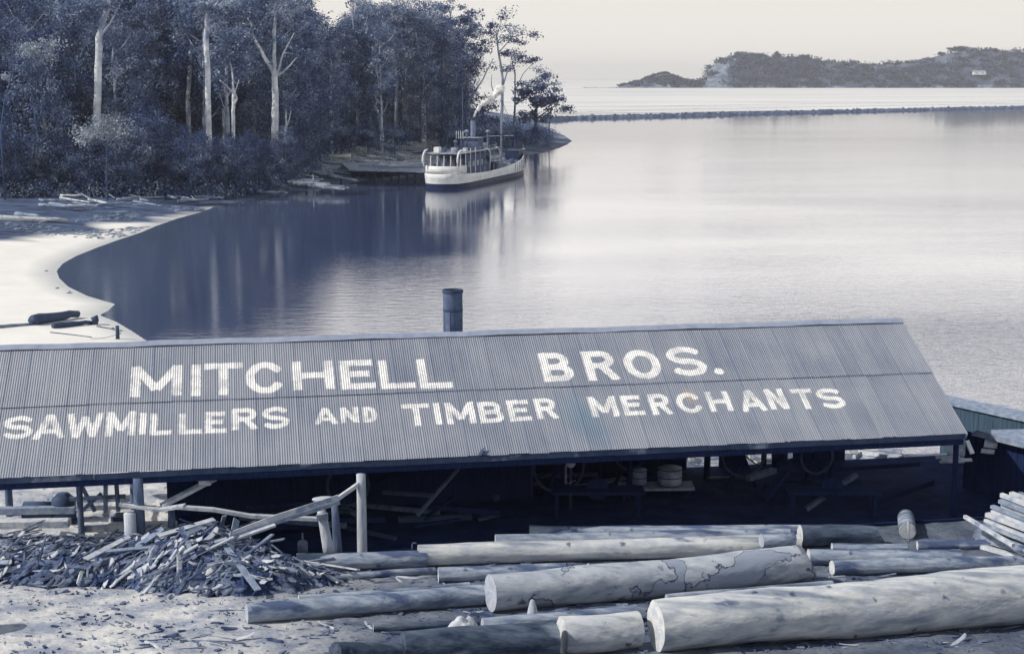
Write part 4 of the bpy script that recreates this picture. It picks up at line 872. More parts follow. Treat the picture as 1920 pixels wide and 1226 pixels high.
# countless buried slabs: one object
vs_all = []; fs_all = []; mi_all = []; pv_ = [(np.array([v.co[:] for v in m_.vertices]), [tuple(p_.vertices) for p_ in m_.polygons], 1 if m_.materials[0] == M['slab_pale'] else 0) for m_ in protos]
o_ = 0
for k in range(2600):
    V1, F1, mi_ = random.choice(pv_); mt = np.array(rand_slab_matrix()); W1 = V1@mt[:3,:3].T+mt[:3,3]-np.array([0,0,.05]); vs_all += W1.tolist(); fs_all += [tuple(i_+o_ for i_ in f_) for f_ in F1]; mi_all += [mi_]*len(F1); o_ += len(V1)
me = bpy.data.meshes.new('offcut_heap'); me.from_pydata(vs_all, [], fs_all); me.materials.append(M['slab']); me.materials.append(M['slab_pale']); me.polygons.foreach_set('material_index', mi_all); me.update()
tag(link('offcut_heap', me), 'tangled heap of sawn bark slabs and splinters before the left of the shed', 'offcuts', kind='stuff')
for k in range(170):
    o = link('offcut_slab', protos[k % 20]); o.matrix_world = rand_slab_matrix(); tag(o, 'bark slab lying loose on top of the offcut heap', 'offcut', 'loose slabs on the offcut heap')
for k in range(26):     # longer boards thrown on the heap
    mtx = rand_slab_matrix(-16, -4.5); L = random.uniform(1.4, 3.0); w_ = random.uniform(.08, .24); mb = MB(); d = mtx.to_3x3().col[0].normalized(); a_ = mtx.to_3x3().col[1].normalized(); c = mtx.translation+Vector((0,0,.10))
    th_ = thing('offcut_board', 'long sawn offcut board thrown across the offcut heap', 'board', c, 'long boards on the offcut heap'); mb.box(c, (L, w_, .04), (d, a_, d.cross(a_))); part('board', mb, M[random.choice(['plank','slab','plank_grey','slab_pale'])], th_)
# bark strips and broken limbs between the logs
vs_all = []; fs_all = []; mi_all = []; o_ = 0
for k in range(900):
    x = random.uniform(-9.5, 17); y = random.uniform(34.2, 44.0)
    if x < -4 and y > 38.5: continue
    if noise.noise(Vector((x*.35, y*.9, 9))) < -.12: continue
    V1, F1, mi_ = random.choice(pv_); sc_ = random.uniform(.25, .95); an = random.gauss(.05, .45); ct, st__ = math.cos(an), math.sin(an); W1 = V1*np.array([sc_, sc_*.8, sc_]); W1 = np.stack([W1[:,0]*ct-W1[:,1]*st__, W1[:,0]*st__+W1[:,1]*ct, W1[:,2]+W1[:,0]*random.gauss(0,.08)], -1)+np.array([x, y, hz(x, y)+.01]); vs_all += W1.tolist(); fs_all += [tuple(i_+o_ for i_ in f_) for f_ in F1]; mi_all += [mi_]*len(F1); o_ += len(V1)
me = bpy.data.meshes.new('bark_strips'); me.from_pydata(vs_all, [], fs_all); me.materials.append(M['slab']); me.materials.append(M['slab_pale']); me.polygons.foreach_set('material_index', mi_all); me.update()
tag(link('bark_strips', me), 'bark strips and splinters littering the ground between the logs', 'bark strips', kind='stuff')
# scattered chips on the yard
vs_all = []; fs_all = []; o_ = 0
for k in range(5200):
    x = random.uniform(-17, 14); y = random.uniform(33, 44.3); dens = noise.noise(Vector((x*.5, y*.8, 3)))
    if dens < random.uniform(-.3, .5): continue
    L = .03+.22*random.random()**3; w_ = L*random.uniform(.15,.6); an = random.uniform(0,3.14); z = hz(x, y)+.01; d = Vector((math.cos(an), math.sin(an), random.uniform(-.1,.1))); a_ = Vector((-math.sin(an), math.cos(an), 0))
    q = [Vector((x,y,z))-d*L/2-a_*w_/2, Vector((x,y,z))+d*L/2-a_*w_/3, Vector((x,y,z))+d*L/2+a_*w_/3, Vector((x,y,z))-d*L/2+a_*w_/2]; vs_all += [v[:] for v in q]+[(v+Vector((0,0,.03)))[:] for v in q]
    fs_all += [tuple(i_+o_ for i_ in f_) for f_ in [(4,5,6,7),(0,1,5,4),(1,2,6,5),(2,3,7,6),(3,0,4,7)]]; o_ += 8
me = bpy.data.meshes.new('wood_chips'); me.from_pydata(vs_all, [], fs_all); me.materials.append(M['slab']); me.update()
tag(link('wood_chips', me), 'scattered wood chips and bark scraps over the yard', 'wood chips', kind='stuff')
# ------------------------------------------------------------------ far island
def island():
    prof = [(1085,166),(1150,165),(1172,159),(1200,151),(1222,142),(1237,139),(1250,143),(1268,150),(1285,155),(1303,155),(1312,150),(1318,132),(1335,120),(1350,113),(1385,108),(1420,112),(1470,112),(1520,115),(1560,119),(1640,122),(1680,117),(1720,108),(1760,99),(1800,95),(1850,98),(1920,98),(2000,90),(2100,96),(2250,120),(2400,166)]
    D0 = 2420.; xs = np.arange(1090, 2395, 2.0); pr = np.interp(xs, [p[0] for p in prof], [p[1] for p in prof])
    nt_ = 40; V_ = []
    for i, (px, py) in enumerate(zip(xs, pr)):
        dep = 60+ (190 if px > 1305 else 60)*min(1, max(0, (166-py)/60)+.15)
        Dp = D0+dep*.75; top = max(0, CAMZ + Dp*math.tan(math.atan((613-py)/F)-PITCH))
        for j in range(nt_+1):
            t_ = j/nt_; sh = math.sin(min(1, t_/.75)*math.pi/2)**.8 if t_ < .75 else math.cos((t_-.75)/.25*math.pi/2)
            if px < 1420: sh = min(1, sh*1.25)
            D = D0+dep*t_; x = (px-960)/F*D*1.0/ (CP)
            z = -1+ (top+1)*sh*(1+.16*noise.noise(Vector((px*.035, t_*5, 0)))*(1-t_*.8)) + 1.5*noise.noise(Vector((px*.12, t_*12, 4)))*sh
            V_.append((x*1.0, D, z))
    n = len(xs); F_ = [(i*(nt_+1)+j, (i+1)*(nt_+1)+j, (i+1)*(nt_+1)+j+1, i*(nt_+1)+j+1) for i in range(n-1) for j in range(nt_)]
    V_ = np.array(V_); F_ = np.array(F_)
    cen = V_[F_].mean(1); pxs = 960+cen[:,0]/cen[:,1]*F*CP
    nz = np.array([noise.noise(Vector((a_*.05, b2*.05, c_*.2))) for a_, b2, c_ in cen]); rock = ((pxs > 1306+nz*6) & (pxs < 1352+nz*40) & (cen[:,2] > 4+nz*6)) | ((pxs > 1218) & (pxs < 1250) & (nz > .1)) | ((cen[:,2] < 1.6+nz*2) & (nz > .05))
    me = npmesh('island', V_, F_, None, True, [M['island'], M['rock']], rock.astype(int))
    tag(link('hills', me), kind='structure'); return V_, nt_
IV, INT = island()
def leaves(cs, rs, npc, size, flat=.8, seed=0, droop=.0):
    """quads of leaf clumps scattered in ellipsoids cs (n,3) rs (n,3)"""
    g = np.random.default_rng(seed); cs = np.asarray(cs, float); rs = np.asarray(rs, float); n = len(cs)*npc
    c = np.repeat(cs, npc, 0); r = np.repeat(rs, npc, 0)
    v = g.normal(size=(n,3)); 
    p = c+np.clip(v, -2.2, 2.2)*.52*r
    a = g.normal(size=(n,3)); a /= np.linalg.norm(a, axis=1)[:,None]; b_ = np.cross(a, g.normal(size=(n,3))); b_ /= np.linalg.norm(b_, axis=1)[:,None]; b_[:,2] *= flat
    s_ = size*(.5+g.random(n)*.9)[:,None]; a *= s_*.5; b_ *= s_*.28
    V_ = np.stack([p-a*1.0, p-b_, p+a*1.0, p+b_], 1).reshape(-1,3); F_ = np.arange(n*4).reshape(-1,4); return V_, F_
# scrub on the island
g = np.random.default_rng(3); sel = []; szs = []
IVr = IV.reshape(-1, INT+1, 3)
for k in range(3000):
    i = g.integers(0, IVr.shape[0]); px = 1090+2*i; j = g.integers(0, 31)
    dens = .25
    if 1365 < px < 1520: dens = .95 if j < 24 else .5
    if 1560 < px < 1790: dens = .8 if j < 15 else .12
    if 1520 <= px <= 1560: dens = .5 if j < 8 else .1
    if px < 1300: dens = .5
    if px > 1790: dens = .35
    if IVr[i,j,2] < 2.5 or g.random() > dens: continue
    sel.append(IVr[i,j]+np.array([0,0,1.0])); q = g.uniform(4, 9)*(1.25 if 1365 < px < 1500 else 1)*(.5 if px < 1300 else 1); szs.append((q*1.5, q, q*.62))
V_, F_ = leaves(sel, szs, 60, 4.0, seed=4)
tag(link('island_scrub', npmesh('island_scrub', V_, F_, M['leaf_far'])), 'dark scrub covering the lower slopes of the far island', 'scrub', kind='stuff')
def hill_z(px, j):
    i = int((px-1090)/2); return IVr[i, j]
for px, j, h, wd, lb in [(1440,24,13,9,'tall bushy tree on the island crest right of the rock cliff'),(1494,20,11,7,'single round tree on the island slope right of the tallest crest tree'),(1372,27,9,8,'leaning tree above the island rock cliff'),(1775,29,7,26,'flat topped trees on the highest ridge of the island'),(1740,29,5,6,'lone small tree on the island ridge left of the flat topped trees'),(1600,14,9,14,'dark spreading tree low on the island saddle')]:
    p = hill_z(px, j); t_ = thing('island_tree', lb, 'tree', tuple(p)); mb = MB(); mb.tube([tuple(p-np.array([0,0,1])), tuple(p+np.array([.5,0,h*.6]))], [.6,.3], 8); part('trunk', mb, M['trunk_dark'], t_)
    h *= 1.25; wd *= 1.3; n = 12; cs = np.array([p+np.array([g.uniform(-.5,.5)*wd, g.uniform(-.4,.4)*wd, h*g.uniform(.25,.85)]) for _ in range(n)]); V_, F_ = leaves(cs, np.tile([[wd*.22+1, wd*.22+1, h*.18+.6]], (n,1)), 90, 2.6, seed=px); part('crown', npmesh('crown', V_, F_, M['leaf_far']), None, t_)
p = hill_z(1808, 5); ctg = thing('cottage', 'tiny white cottage at the foot of the island hill', 'house', (p[0], p[1]-8, p[2]))
mb = MB(); mb.box((p[0], p[1]-8, p[2]+2.2), (20,8,4.6)); part('wall', mb, M['white'], ctg)
mb = MB(); x, y, z = p[0], p[1]-8, p[2]+4.5; mb.add([(x-10.6,y-4.6,z),(x+10.6,y-4.6,z),(x+10.6,y+4.6,z),(x-10.6,y+4.6,z),(x-9.5,y,z+2.4),(x+9.5,y,z+2.4)], [(0,1,5,4),(2,3,4,5),(1,2,5),(3,0,4),(3,2,1,0)]); part('roof', mb, M['offwhite'], ctg)
for dx in (-5,5): mb = MB(); mb.box((x+dx, y-4.05, p[2]+2.6), (1.6,.2,1.4)); part('window', mb, M['navy'], ctg)
# breakwater and sand flats
def strip(name, pts, wd, h, m, seed, label=None, cat=None, kind=None, n=420, rough_=.5):
    P_ = [PZ(*p) for p in pts]; V_ = []; K = 7
    cum = [0]
    for a_, b2 in zip(P_[:-1], P_[1:]): cum.append(cum[-1]+(b2-a_).length)
    for i in range(n+1):
        s_ = cum[-1]*i/n; x = np.interp(s_, cum, [q.x for q in P_]); y = np.interp(s_, cum, [q.y for q in P_])
        for k in range(K):
            q = k/(K-1)-.5; z = h*(1-(2*q)**2)*(1+rough_*noise.noise(Vector((s_*.35, k*1.7, seed))))-.15
            V_.append((x+.4*noise.noise(Vector((s_*.5,k,seed+3))), y+q*wd, z))
    F_ = [(i*K+k, (i+1)*K+k, (i+1)*K+k+1, i*K+k+1) for i in range(n) for k in range(K-1)]
    o = link(name, npmesh(name, V_, np.array(F_), m, False)); tag(o, label, cat, kind=kind); return o
strip('training_wall', [(1020,227),(1080,223),(1300,217.5),(1600,210),(1920,203),(2300,196)], 5, 1.5, M['rubble'], 1, 'long low rubble training wall running across the river mouth', 'wall', rough_=.7, n=1400)
sandf = mat('wet_sand', (.42,.43,.45,1), (.30,.32,.37,1), .1, bump=.1)
for sd_, pts in ((5, [(1060,212),(1300,205),(1600,200),(2000,193)]), (6, [(1180,200),(1500,196),(2000,189)])): strip('sandbank', pts, 7, .35, sandf, sd_, kind='structure', rough_=.9)

M['surf_sheen'] = mat('surf_and_sky_sheen', (.66,.645,.62,1), (.50,.505,.52,1), .018, bump=0, stretch=(.12,1,1), contrast=(.40,.56), c3=(.40,.41,.44,1), thr=.62, t3s=1.3)  # sky brightness on the far water painted in, streaked with surf
tag(link('surf_sheen', npmesh('surf_sheen', [(-60,690,.05),(260,860,.05),(2600,1300,.05),(6500,14000,.05),(-6500,14000,.05),(-900,3000,.05)], [(0,1,2,3),(0,3,4,5)], M['surf_sheen'])), kind='structure')
# ------------------------------------------------------------------ woods
def cast(px, py, d0=60, d1=700, dmin=0):
    r = ray(px, py); Ds = np.arange(max(d0, dmin), d1, 1.0); t = Ds/r.y; X = r.x*t; Z = CAMZ+r.z*t
    h = height(X, Ds); k = np.where(Z <= h)[0]
    if len(k) == 0: return None
    return Vector((X[k[0]], Ds[k[0]], float(h[k[0]])))
def proto_tree(seed, H, W_, m, tm, low=.25, n=34, npc=150, size=.42, flat=.4):
    g = np.random.default_rng(seed); rr = random.Random(seed)
    mb = MB(); lean = rr.uniform(-1, 1); pts = [(lean*(i/8)**2*1.5+rr.uniform(-.15,.15), rr.uniform(-.15,.15), -1.5+(H*.82+1.5)*i/8) for i in range(9)]
    mb.tube(pts, [.42*(1-.8*i/8) for i in range(9)], 8, wob=.15, wseed=seed)
    cs = []; rs = []
    for k in range(n):
        zf = low+(1-low)*(k+.5)/n; wr = W_*(1-abs(zf-.68)**1.6*2.2)*.5; wr = max(wr, .8); an = g.uniform(0, 6.283); q = wr*math.sqrt(g.random())*1.0
        c = (q*math.cos(an)+lean*zf*zf*1.5, q*math.sin(an), H*zf*.95); cs.append(c); s_ = g.uniform(.7, 1.7); rs.append((s_*1.35, s_*1.35, s_*(.55+flat)))
        if k % 3 == 0: zz = c[2]-2.5-rr.random()*2; b0 = (lean*(zz/H)**2*1.5, 0, max(zz, 1)); mb.tube([b0, ((b0[0]+c[0])/2, c[1]/2, (b0[2]+c[2])/2-.4), c], [.14,.09,.04], 5)
    V_, F_ = leaves(cs, rs, npc, size, seed=seed); me1 = mb.mesh('trunk', tm, True); me2 = npmesh('crown', V_, F_, m); return me1, me2
PT = [proto_tree(11, 27, 10, M['leaf'], M['trunk'], .42, 30), proto_tree(12, 24, 11, M['leaf_dark'], M['trunk_dark'], .1, 40), proto_tree(13, 30, 9, M['leaf'], M['trunk'], .48, 28), proto_tree(14, 22, 11, M['leaf'], M['trunk_dark'], .08, 40), proto_tree(15, 28, 12, M['leaf_dark'], M['trunk'], .3, 38), proto_tree(16, 13, 8, M['leaf_dark'], M['trunk_dark'], .05, 26, 150, .38), proto_tree(17, 13, 8, M['leaf'], M['trunk_dark'], .05, 26, 150, .38)]
PH = [27, 24, 30, 22, 28, 13]
def skyline(px): return np.interp(px, [-400, 560, 590, 612, 652, 674, 700, 770, 850, 880, 1000], [-90, -60, 10, 46, 46, 22, 0, 10, 30, 85, 100])
def edgeD(px):   # front edge of the woods
    return float(edge_D(px))+2
FEAT = [(185,45,16),(391,40,16),(515,60,16),(437,40,16),(168,30,16),(355,30,34),(693,50,16),(793,50,16),(757,30,30),(535,25,14)]
rt = random.Random(99); placed = []; labels = ['tall dark gum tree in the dense wood above the cove', 'low dense dark tree filling the edge of the wood above the cove']
tries = 0
while len(placed) < 185 and tries < 6000:
    tries += 1; px = rt.uniform(-170, 868); D = edgeD(px)+2+105*rt.random()**1.5
    x = (px-960)/F*D/CP*1.02; gx = hz(x, D)
    if sdf_poly(np.array([x]), np.array([D]))[0] < 6: continue
    if any(abs(px-f_) < wd_ and D < edgeD(f_)+dd_ for f_, wd_, dd_ in FEAT): continue
    if any((x-a_)**2+(D-b2)**2 < (3.6+.02*(D-edgeD(px)))**2 for a_, b2 in placed): continue
    k = rt.choice([0,0,3,2,4,1,3]) if D > edgeD(px)+10 else rt.choice([1,3,5,5])
    if 600 < px < 800 and D < edgeD(px)+14: k = rt.choice([5,5,0])
    s_ = rt.uniform(.8, 1.2); top_py = skyline(px)
    zmax = CAMZ + D*math.tan(math.atan((613-top_py)/F)-PITCH)
    s_ = min(s_, (zmax-gx)/PH[k])
    if s_ < .3: continue
    placed.append((x, D)); root = thing('gum_tree' if k != 5 else 'understorey_tree', labels[0] if k != 5 else labels[1], 'tree', (x, D, gx), 'trees of the wood above the cove', rt.uniform(0, 6.28)); root.scale = (max(s_, .6), max(s_, .6), s_)
    link('trunk', PT[k][0], root); link('crown', PT[k][1], root)
for k in range(64):     # low trees and saplings crowding the front of the wood
    px = -90+k*10.6+rt.uniform(-5, 5); D = edgeD(px)+rt.uniform(-1.5, 5.5); x = (px-960)/F*D/CP; gx = hz(x, D)
    if px > 575 or sdf_poly(np.array([x]), np.array([D]))[0] < 3: continue
    ty = 240+rt.choice([0,5,25,60,85])+rt.uniform(-8, 14) if px > 330 else (222+rt.choice([0,20,60,95])+rt.uniform(0, 20) if px > 215 else 235+rt.choice([0,15,50,85])+rt.uniform(0, 20)); ztop = CAMZ + D*math.tan(math.atan((613-ty)/F)-PITCH); s_ = max(.3, min(.95, (ztop-gx)/13))
    root = thing('understorey_tree', labels[1], 'tree', (x, D, gx), 'trees of the wood above the cove', rt.uniform(0, 6.28)); root.scale = (max(s_, .5), max(s_, .5), s_); link('trunk', PT[5][0], root); link('crown', PT[5 if k % 3 else 6][1], root)
# undergrowth
g = np.random.default_rng(8); cs = []; rs = []
for k in range(2300):
    px = g.uniform(-60, 1030); D = edgeD(px)-3+g.random()**1.3*(75 if px < 830 else 130); x = (px-960)/F*D/CP
    if 600 < px < 830 and D < edgeD(px)+20: continue
    if sdf_poly(np.array([x]), np.array([D]))[0] < 2.5: continue
    q = g.uniform(.8, 2.3); cs.append((x, D, hz(x, D)+q*.45)); rs.append((q*1.4, q*1.2, q*.85))
V_, F_ = leaves(cs, rs, 80, .45, seed=9)
tag(link('undergrowth', npmesh('undergrowth', V_, F_, None, False, [M['leaf_dark'], M['leaf']], (np.repeat(np.random.default_rng(5).random(len(cs)) < .4, 80)).astype(int))), 'dark undergrowth of shrubs along the foot of the wood', 'undergrowth', kind='stuff')
def ctree(label, base, trunks, crowns, D=None, tm='trunk_pale', lm='leaf', size=.5, npc=75, seed=0, name='gum_tree', dz=0):
    """trunks: [(pixel polyline, first radius m, last radius m)]; crowns: [(px, py, rx px, ry px)]"""
    p = cast(*base, dmin=edgeD(base[0])-4) if D is None else None
    if D is None and base[0] < 590: D = edgeD(base[0])+9; p = PD(base[0], base[1], D)
    if p is None: D = D or edgeD(base[0])+10; p = PD(base[0], base[1], D)
    D = p.y; gz0 = hz(p.x, D); t_ = thing(name, label, 'tree', (p.x, D, gz0)); rr = random.Random(seed); mb = MB()
    for bi, (pts, r0, r1) in enumerate(trunks):
        off = 0 if bi == 0 else rr.uniform(-2, 2); P_ = []
        dense = []
        for a_, b2 in zip(pts[:-1], pts[1:]):
            for q in range(4): dense.append((a_[0]+(b2[0]-a_[0])*q/4+rr.uniform(-.5,.5), a_[1]+(b2[1]-a_[1])*q/4))
        dense.append(pts[-1]); n = len(dense)
        for i, (x, y) in enumerate(dense): P_.append(PD(x, y, D+off*i/n))
        if bi == 0:
            g0 = hz(P_[0].x, P_[0].y)-.6
            if P_[0].z > g0+.8: P_.insert(0, Vector((P_[0].x, P_[0].y, g0))); n += 1
            else: P_[0].z = g0
        mb.tube(P_, [r0+(r1-r0)*i/(n-1) for i in range(n)], 10, wob=.12, wseed=seed+bi)
    part('trunk', mb, M[tm], t_, True)
    if crowns:
        cs = []; rs = []; m_ = D/F
        for (cx, cy, rx, ry) in crowns:
            k = max(3, int(rx*ry/48))
            for _ in range(k):
                an = rr.uniform(0, 6.28); q = math.sqrt(rr.random()); c = PD(cx+rx*q*math.cos(an), cy+ry*q*math.sin(an), D+rr.uniform(-1,1)*max(rx*m_*.8, 1.2)); cs.append(c[:]); s_ = rr.uniform(.6,1.5); rs.append((s_*1.7, s_*1.4, s_*.8))
        V_, F_ = leaves(cs, rs, npc, size, seed=seed); part('crown', npmesh('crown', V_, F_, M[lm]), None, t_)
    return t_
ctree('gum with a bright bare trunk at the left of the wood, crown out of sight', (183,214), [([(182,222),(184,150),(186,70),(196,30),(218,-20)],.62,.4),([(187,70),(206,45),(225,10)],.2,.1)], [(150,20,45,18),(230,0,45,20)], seed=31)
ctree('slim gum with a half lit trunk rising out of frame beside the forked gum', (391,215), [([(391,215),(389,120),(386,80),(389,30),(397,-20)],.42,.42),([(388,32),(408,5),(415,-20)],.18,.1)], [(360,10,30,14),(430,8,32,16)], seed=32)
ctree('great forked gum with pale limbs spreading like a candlestick', (515,252), [([(515,256),(516,200),(515,143)],.62,.5),([(515,143),(514,100),(515,50),(518,10)],.36,.18),([(515,143),(503,120),(485,88),(474,68),(470,40),(462,15)],.36,.12),([(517,143),(524,128),(530,105),(540,84),(552,62)],.22,.08),([(518,143),(530,136),(545,122),(556,108)],.26,.08)], [(460,8,40,14),(520,-4,36,16),(570,20,26,18),(575,95,18,12),(480,30,20,9)], seed=33)
ctree('smaller gum with a thin kinked trunk and round crown left of the forked gum', (437,266), [([(437,268),(437,220),(438,175)],.32,.26),([(438,175),(425,162),(412,150)],.15,.05),([(438,200),(444,185),(441,174),(448,150)],.2,.06),([(438,175),(436,140),(430,110)],.2,.08)], [(430,95,36,26),(400,135,14,12),(455,130,22,18),(440,65,22,10)], seed=34, npc=70)
ctree('leaning gum whose pale trunk divides low, right of the forked gum', (717,266), [([(717,268),(714,238),(708,212),(704,198)],.42,.34),([(704,198),(690,190),(674,176),(664,162),(658,148)],.24,.08),([(705,198),(708,175),(709,150),(706,100),(703,70)],.28,.12),([(702,190),(692,170),(684,155)],.12,.05)], [(640,110,40,24),(700,60,34,22),(660,60,26,20),(720,110,18,20),(655,140,16,10)], seed=35)
ctree('thick grey gum behind the boat with a bright scar where it forks', (793,268), [([(793,272),(793,230),(793,185)],.78,.62),([(793,185),(794,150),(790,120),(784,85),(780,60)],.42,.15),([(795,170),(806,155),(818,140),(828,115)],.3,.08),([(793,190),(783,180),(778,172)],.14,.05),([(804,195),(810,180),(814,160)],.16,.06)], [(770,45,45,24),(830,55,36,22),(800,15,45,18),(840,100,20,16),(765,100,20,16),(745,20,30,14)], seed=36)
ctree('tall thin gum beside the sky gap, with an airy crown at the top edge', (672,250), [([(672,262),(668,160),(664,80),(660,20)],.34,.14),([(665,90),(680,60),(690,30)],.14,.06)], [(665,10,24,14),(690,25,18,10),(655,45,14,10),(680,65,20,12)], seed=51, tm='trunk', lm='leaf')
ctree('tall gum with open crown cut by the top edge above the jetty', (742,246), [([(742,250),(744,150),(738,70),(735,15)],.4,.16),([(741,100),(756,70),(764,40)],.16,.06)], [(735,10,30,12),(760,30,24,12),(715,40,20,12),(745,65,24,10)], seed=52, tm='trunk', lm='leaf')
ctree('slanting gum with airy crown between the thick grey gum and the masts', (832,262), [([(830,264),(836,190),(834,120),(842,60),(846,20)],.42,.15),([(836,130),(822,100),(815,70)],.15,.06)], [(845,12,28,14),(815,60,18,12),(862,40,22,12),(838,80,26,10),(850,120,20,14)], seed=53, tm='trunk', lm='leaf')
ctree('faint slim gum trunk deep in the wood left of the thick grey gum', (757,222), [([(757,222),(757,170),(757,120)],.5,.36)], [(755,95,24,20)], seed=37)
ctree('faint straight gum deep in the wood, right of the bare trunk', (353,165), [([(352,190),(356,130),(358,90)],.4,.3)], [(355,70,24,18)], seed=38, D=250)
ctree('slim spotted gum trunk just left of the bright bare trunk', (167,150), [([(168,190),(167,130),(165,90)],.36,.28)], [(160,70,24,14)], seed=39, D=236)
ctree('twin stemmed small gum right of the forked gum foot', (535,262), [([(534,264),(536,235),(536,205)],.2,.15),([(536,240),(542,225),(546,205)],.12,.05)], [(540,185,16,18)], seed=40, npc=60)
# the pale bushy tree low at the left
ctree('pale feathery wattle standing low before the dark wood at the left', (200,300), [([(200,345),(200,290),(195,255)],.11,.08),([(200,290),(212,265)],.12,.06)], [(170,250,28,12),(190,232,26,12),(215,235,18,12),(160,262,18,8),(215,250,20,14)], D=204, seed=41, lm='leaf_pale', tm='trunk_dark', size=.35, npc=120, name='wattle_tree')
ctree('pale leafy bough thrusting out at the far left of the wood', (60,100), [([(2,250),(8,190),(22,140),(60,108)],.14,.05)], [(45,96,26,9),(85,88,24,9),(80,104,20,6)], D=203, seed=42, lm='leaf_pale', tm='trunk_dark', size=.35, npc=110)
# the open skyline trees at the point
ctree('tall open crowned gum left of the ship masts', (875,262), [([(877,262),(878,200),(880,130),(872,80)],.5,.25),([(878,190),(905,150),(925,110)],.25,.1),([(878,150),(862,120),(850,90)],.2,.1)], [(862,50,34,18),(890,35,26,10),(850,90,28,18),(900,90,22,12),(905,120,24,10),(868,140,22,14),(820,25,24,16)], D=352, seed=43, tm='trunk', size=.6, lm='leaf_dark')
ctree('slender gum with flat leaf sprays reaching out over the water', (940,262), [([(938,262),(942,200),(943,150),(935,100),(930,60)],.45,.18),([(943,160),(955,125),(975,100)],.2,.08),([(935,100),(960,70),(990,64)],.16,.05),([(930,75),(940,40),(948,25)],.12,.05),([(930,185),(921,160),(922,140)],.15,.05)], [(900,62,24,8),(925,45,20,8),(945,28,12,8),(960,52,18,7),(985,64,20,4),(970,78,14,5),(935,72,20,6),(950,98,16,5),(920,80,18,6),(975,108,14,4),(885,62,16,10)], D=362, seed=44, tm='trunk', size=.55, lm='leaf_dark')
ctree('thin bare stemmed gum between the masts and the bushy tree on the point', (962,255), [([(962,258),(966,200),(966,140),(958,105)],.3,.1),([(966,170),(980,140),(1000,118)],.12,.05)], [(960,100,16,5),(985,118,14,4),(1005,112,10,3),(950,130,10,4)], D=372, seed=45, tm='trunk_dark', size=.5, lm='leaf_dark')
ctree('broad bushy dark tree at the very tip of the wooded point', (1005,250), [([(1003,255),(1004,220),(1008,180)],.5,.3),([(1004,225),(1030,205),(1050,195)],.2,.08)], [(1000,160,34,14),(1015,180,36,18),(990,190,30,20),(1030,195,20,12),(1010,215,30,12),(1022,150,16,8),(985,220,24,14),(1062,205,9,3),(970,170,16,14)], D=395, seed=46, tm='trunk_dark', size=.7, lm='leaf_dark', npc=85)
ctree('small wispy tree behind the bushy tree on the point', (1036,222), [([(1030,235),(1036,180),(1044,140)],.15,.05)], [(1028,140,12,5),(1040,160,10,5),(1012,130,10,4)], D=402, seed=47, tm='trunk_dark', size=.45, lm='leaf_dark', npc=60)
for i, (x, y, rx, ry, D) in enumerate([(880,235,26,18,335),(915,240,26,18,345),(950,245,26,16,352),(985,250,24,12,372),(840,245,22,16,326),(1010,248,16,8,392),(860,190,22,26,352),(905,200,20,24,362),(640,250,26,20,300),(690,245,24,18,306),(740,250,22,16,312),(600,255,24,18,285)]):
    p = PD(x, y, D); gz0 = hz(p.x, D); cs_y = y
    ctree(['low dark shrubby tree at the foot of the wooded point','dark shrubby tree behind the clearing by the jetty'][i > 7], (x, y), [([(x, y+30),(x, y)],.15,.08)], [(x, y, rx, ry), (x, y+ry, rx*.8, ry*.7)], D=D, seed=60+i, tm='trunk_dark', lm='leaf_dark', size=.6, name='understorey_tree')['group'] = 'shrubby trees round the point'

M['grass'] = leafmat('pale_grass', (.46,.50,.53,1), (.24,.28,.35,1), (.60,.62,.62,1))
g = np.random.default_rng(12); cs = []; rs = []
for k in range(1500):
    px = g.uniform(596, 850); D = edgeD(px)-14+g.random()*34; x = (px-960)/F*D/CP
    if sdf_poly(np.array([x]), np.array([D]))[0] < 2 or noise.noise(Vector((x*.12, D*.12, 0))) < -.15: continue
    q = g.uniform(.5, 1.3); cs.append((x, D, hz(x, D)+.1)); rs.append((q*1.6, q*1.2, .22))
V_, F_ = leaves(cs, rs, 26, .4, seed=13); tag(link('grass', npmesh('grass', V_, F_, M['grass'])), 'pale rough grass on the bank between the jetty and the wood', 'grass', kind='stuff')
# ------------------------------------------------------------------ shore: driftwood, jetty, skiff
def onbeach(px, py):
    p = cast(px, py, 60, 420) or PZ(px, py, 0); return Vector((p.x, p.y, max(p.z, 0)))
def drift(label, a_, b2, r, m='driftwood', group=None, lift=0, name='driftwood_log'):
    A1 = onbeach(*a_); B1 = onbeach(*b2)
    if abs(A1.y-B1.y) > 60: B1.y = A1.y
    A1.z += r*.8+lift; B1.z += r*.8+lift; t_ = thing(name, label, 'driftwood', (A1+B1)/2-Vector((0,0,r)), group); mb = MB(); n = 6; s0 = random.random()*9
    mb.tube([A1.lerp(B1, i/n)+Vector((0,.1*noise.noise(Vector((s0,i*.7,0))),.25*r*noise.noise(Vector((i*.9,s0,0))))) for i in range(n+1)], [r*(1-.4*i/n) for i in range(n+1)], 10, wob=.2, wseed=s0); part('stem', mb, M[m], t_, True); return t_
random.seed(77)
drift('long pale log lying across the shaded left edge of the beach', (-20,416), (128,420), .42, 'bark_pale'); drift('broken grey log behind the long pale beach log', (30,405), (75,410), .3)
drift('thick dark log on the bright sand above the shed roof at the left', (62,612), (146,599), .42, 'iron'); drift('dark flat limb under the thick dark beach log', (100,618), (172,612), .22, 'iron'); drift('thin grey spar trailing left of the thick dark beach log', (-20,621), (62,611), .14, 'driftwood')
p = onbeach(176, 609); st2 = thing('stump', 'small dark stump on the bright sand right of the thick dark beach log', 'stump', p); mb = MB(); mb.tube([p-Vector((0,0,.1)), p+Vector((.1,0,.35)), p+Vector((0,0,.6))], [.22,.26,.3], 12, wob=.3); part('stem', mb, M['iron'], st2, True)
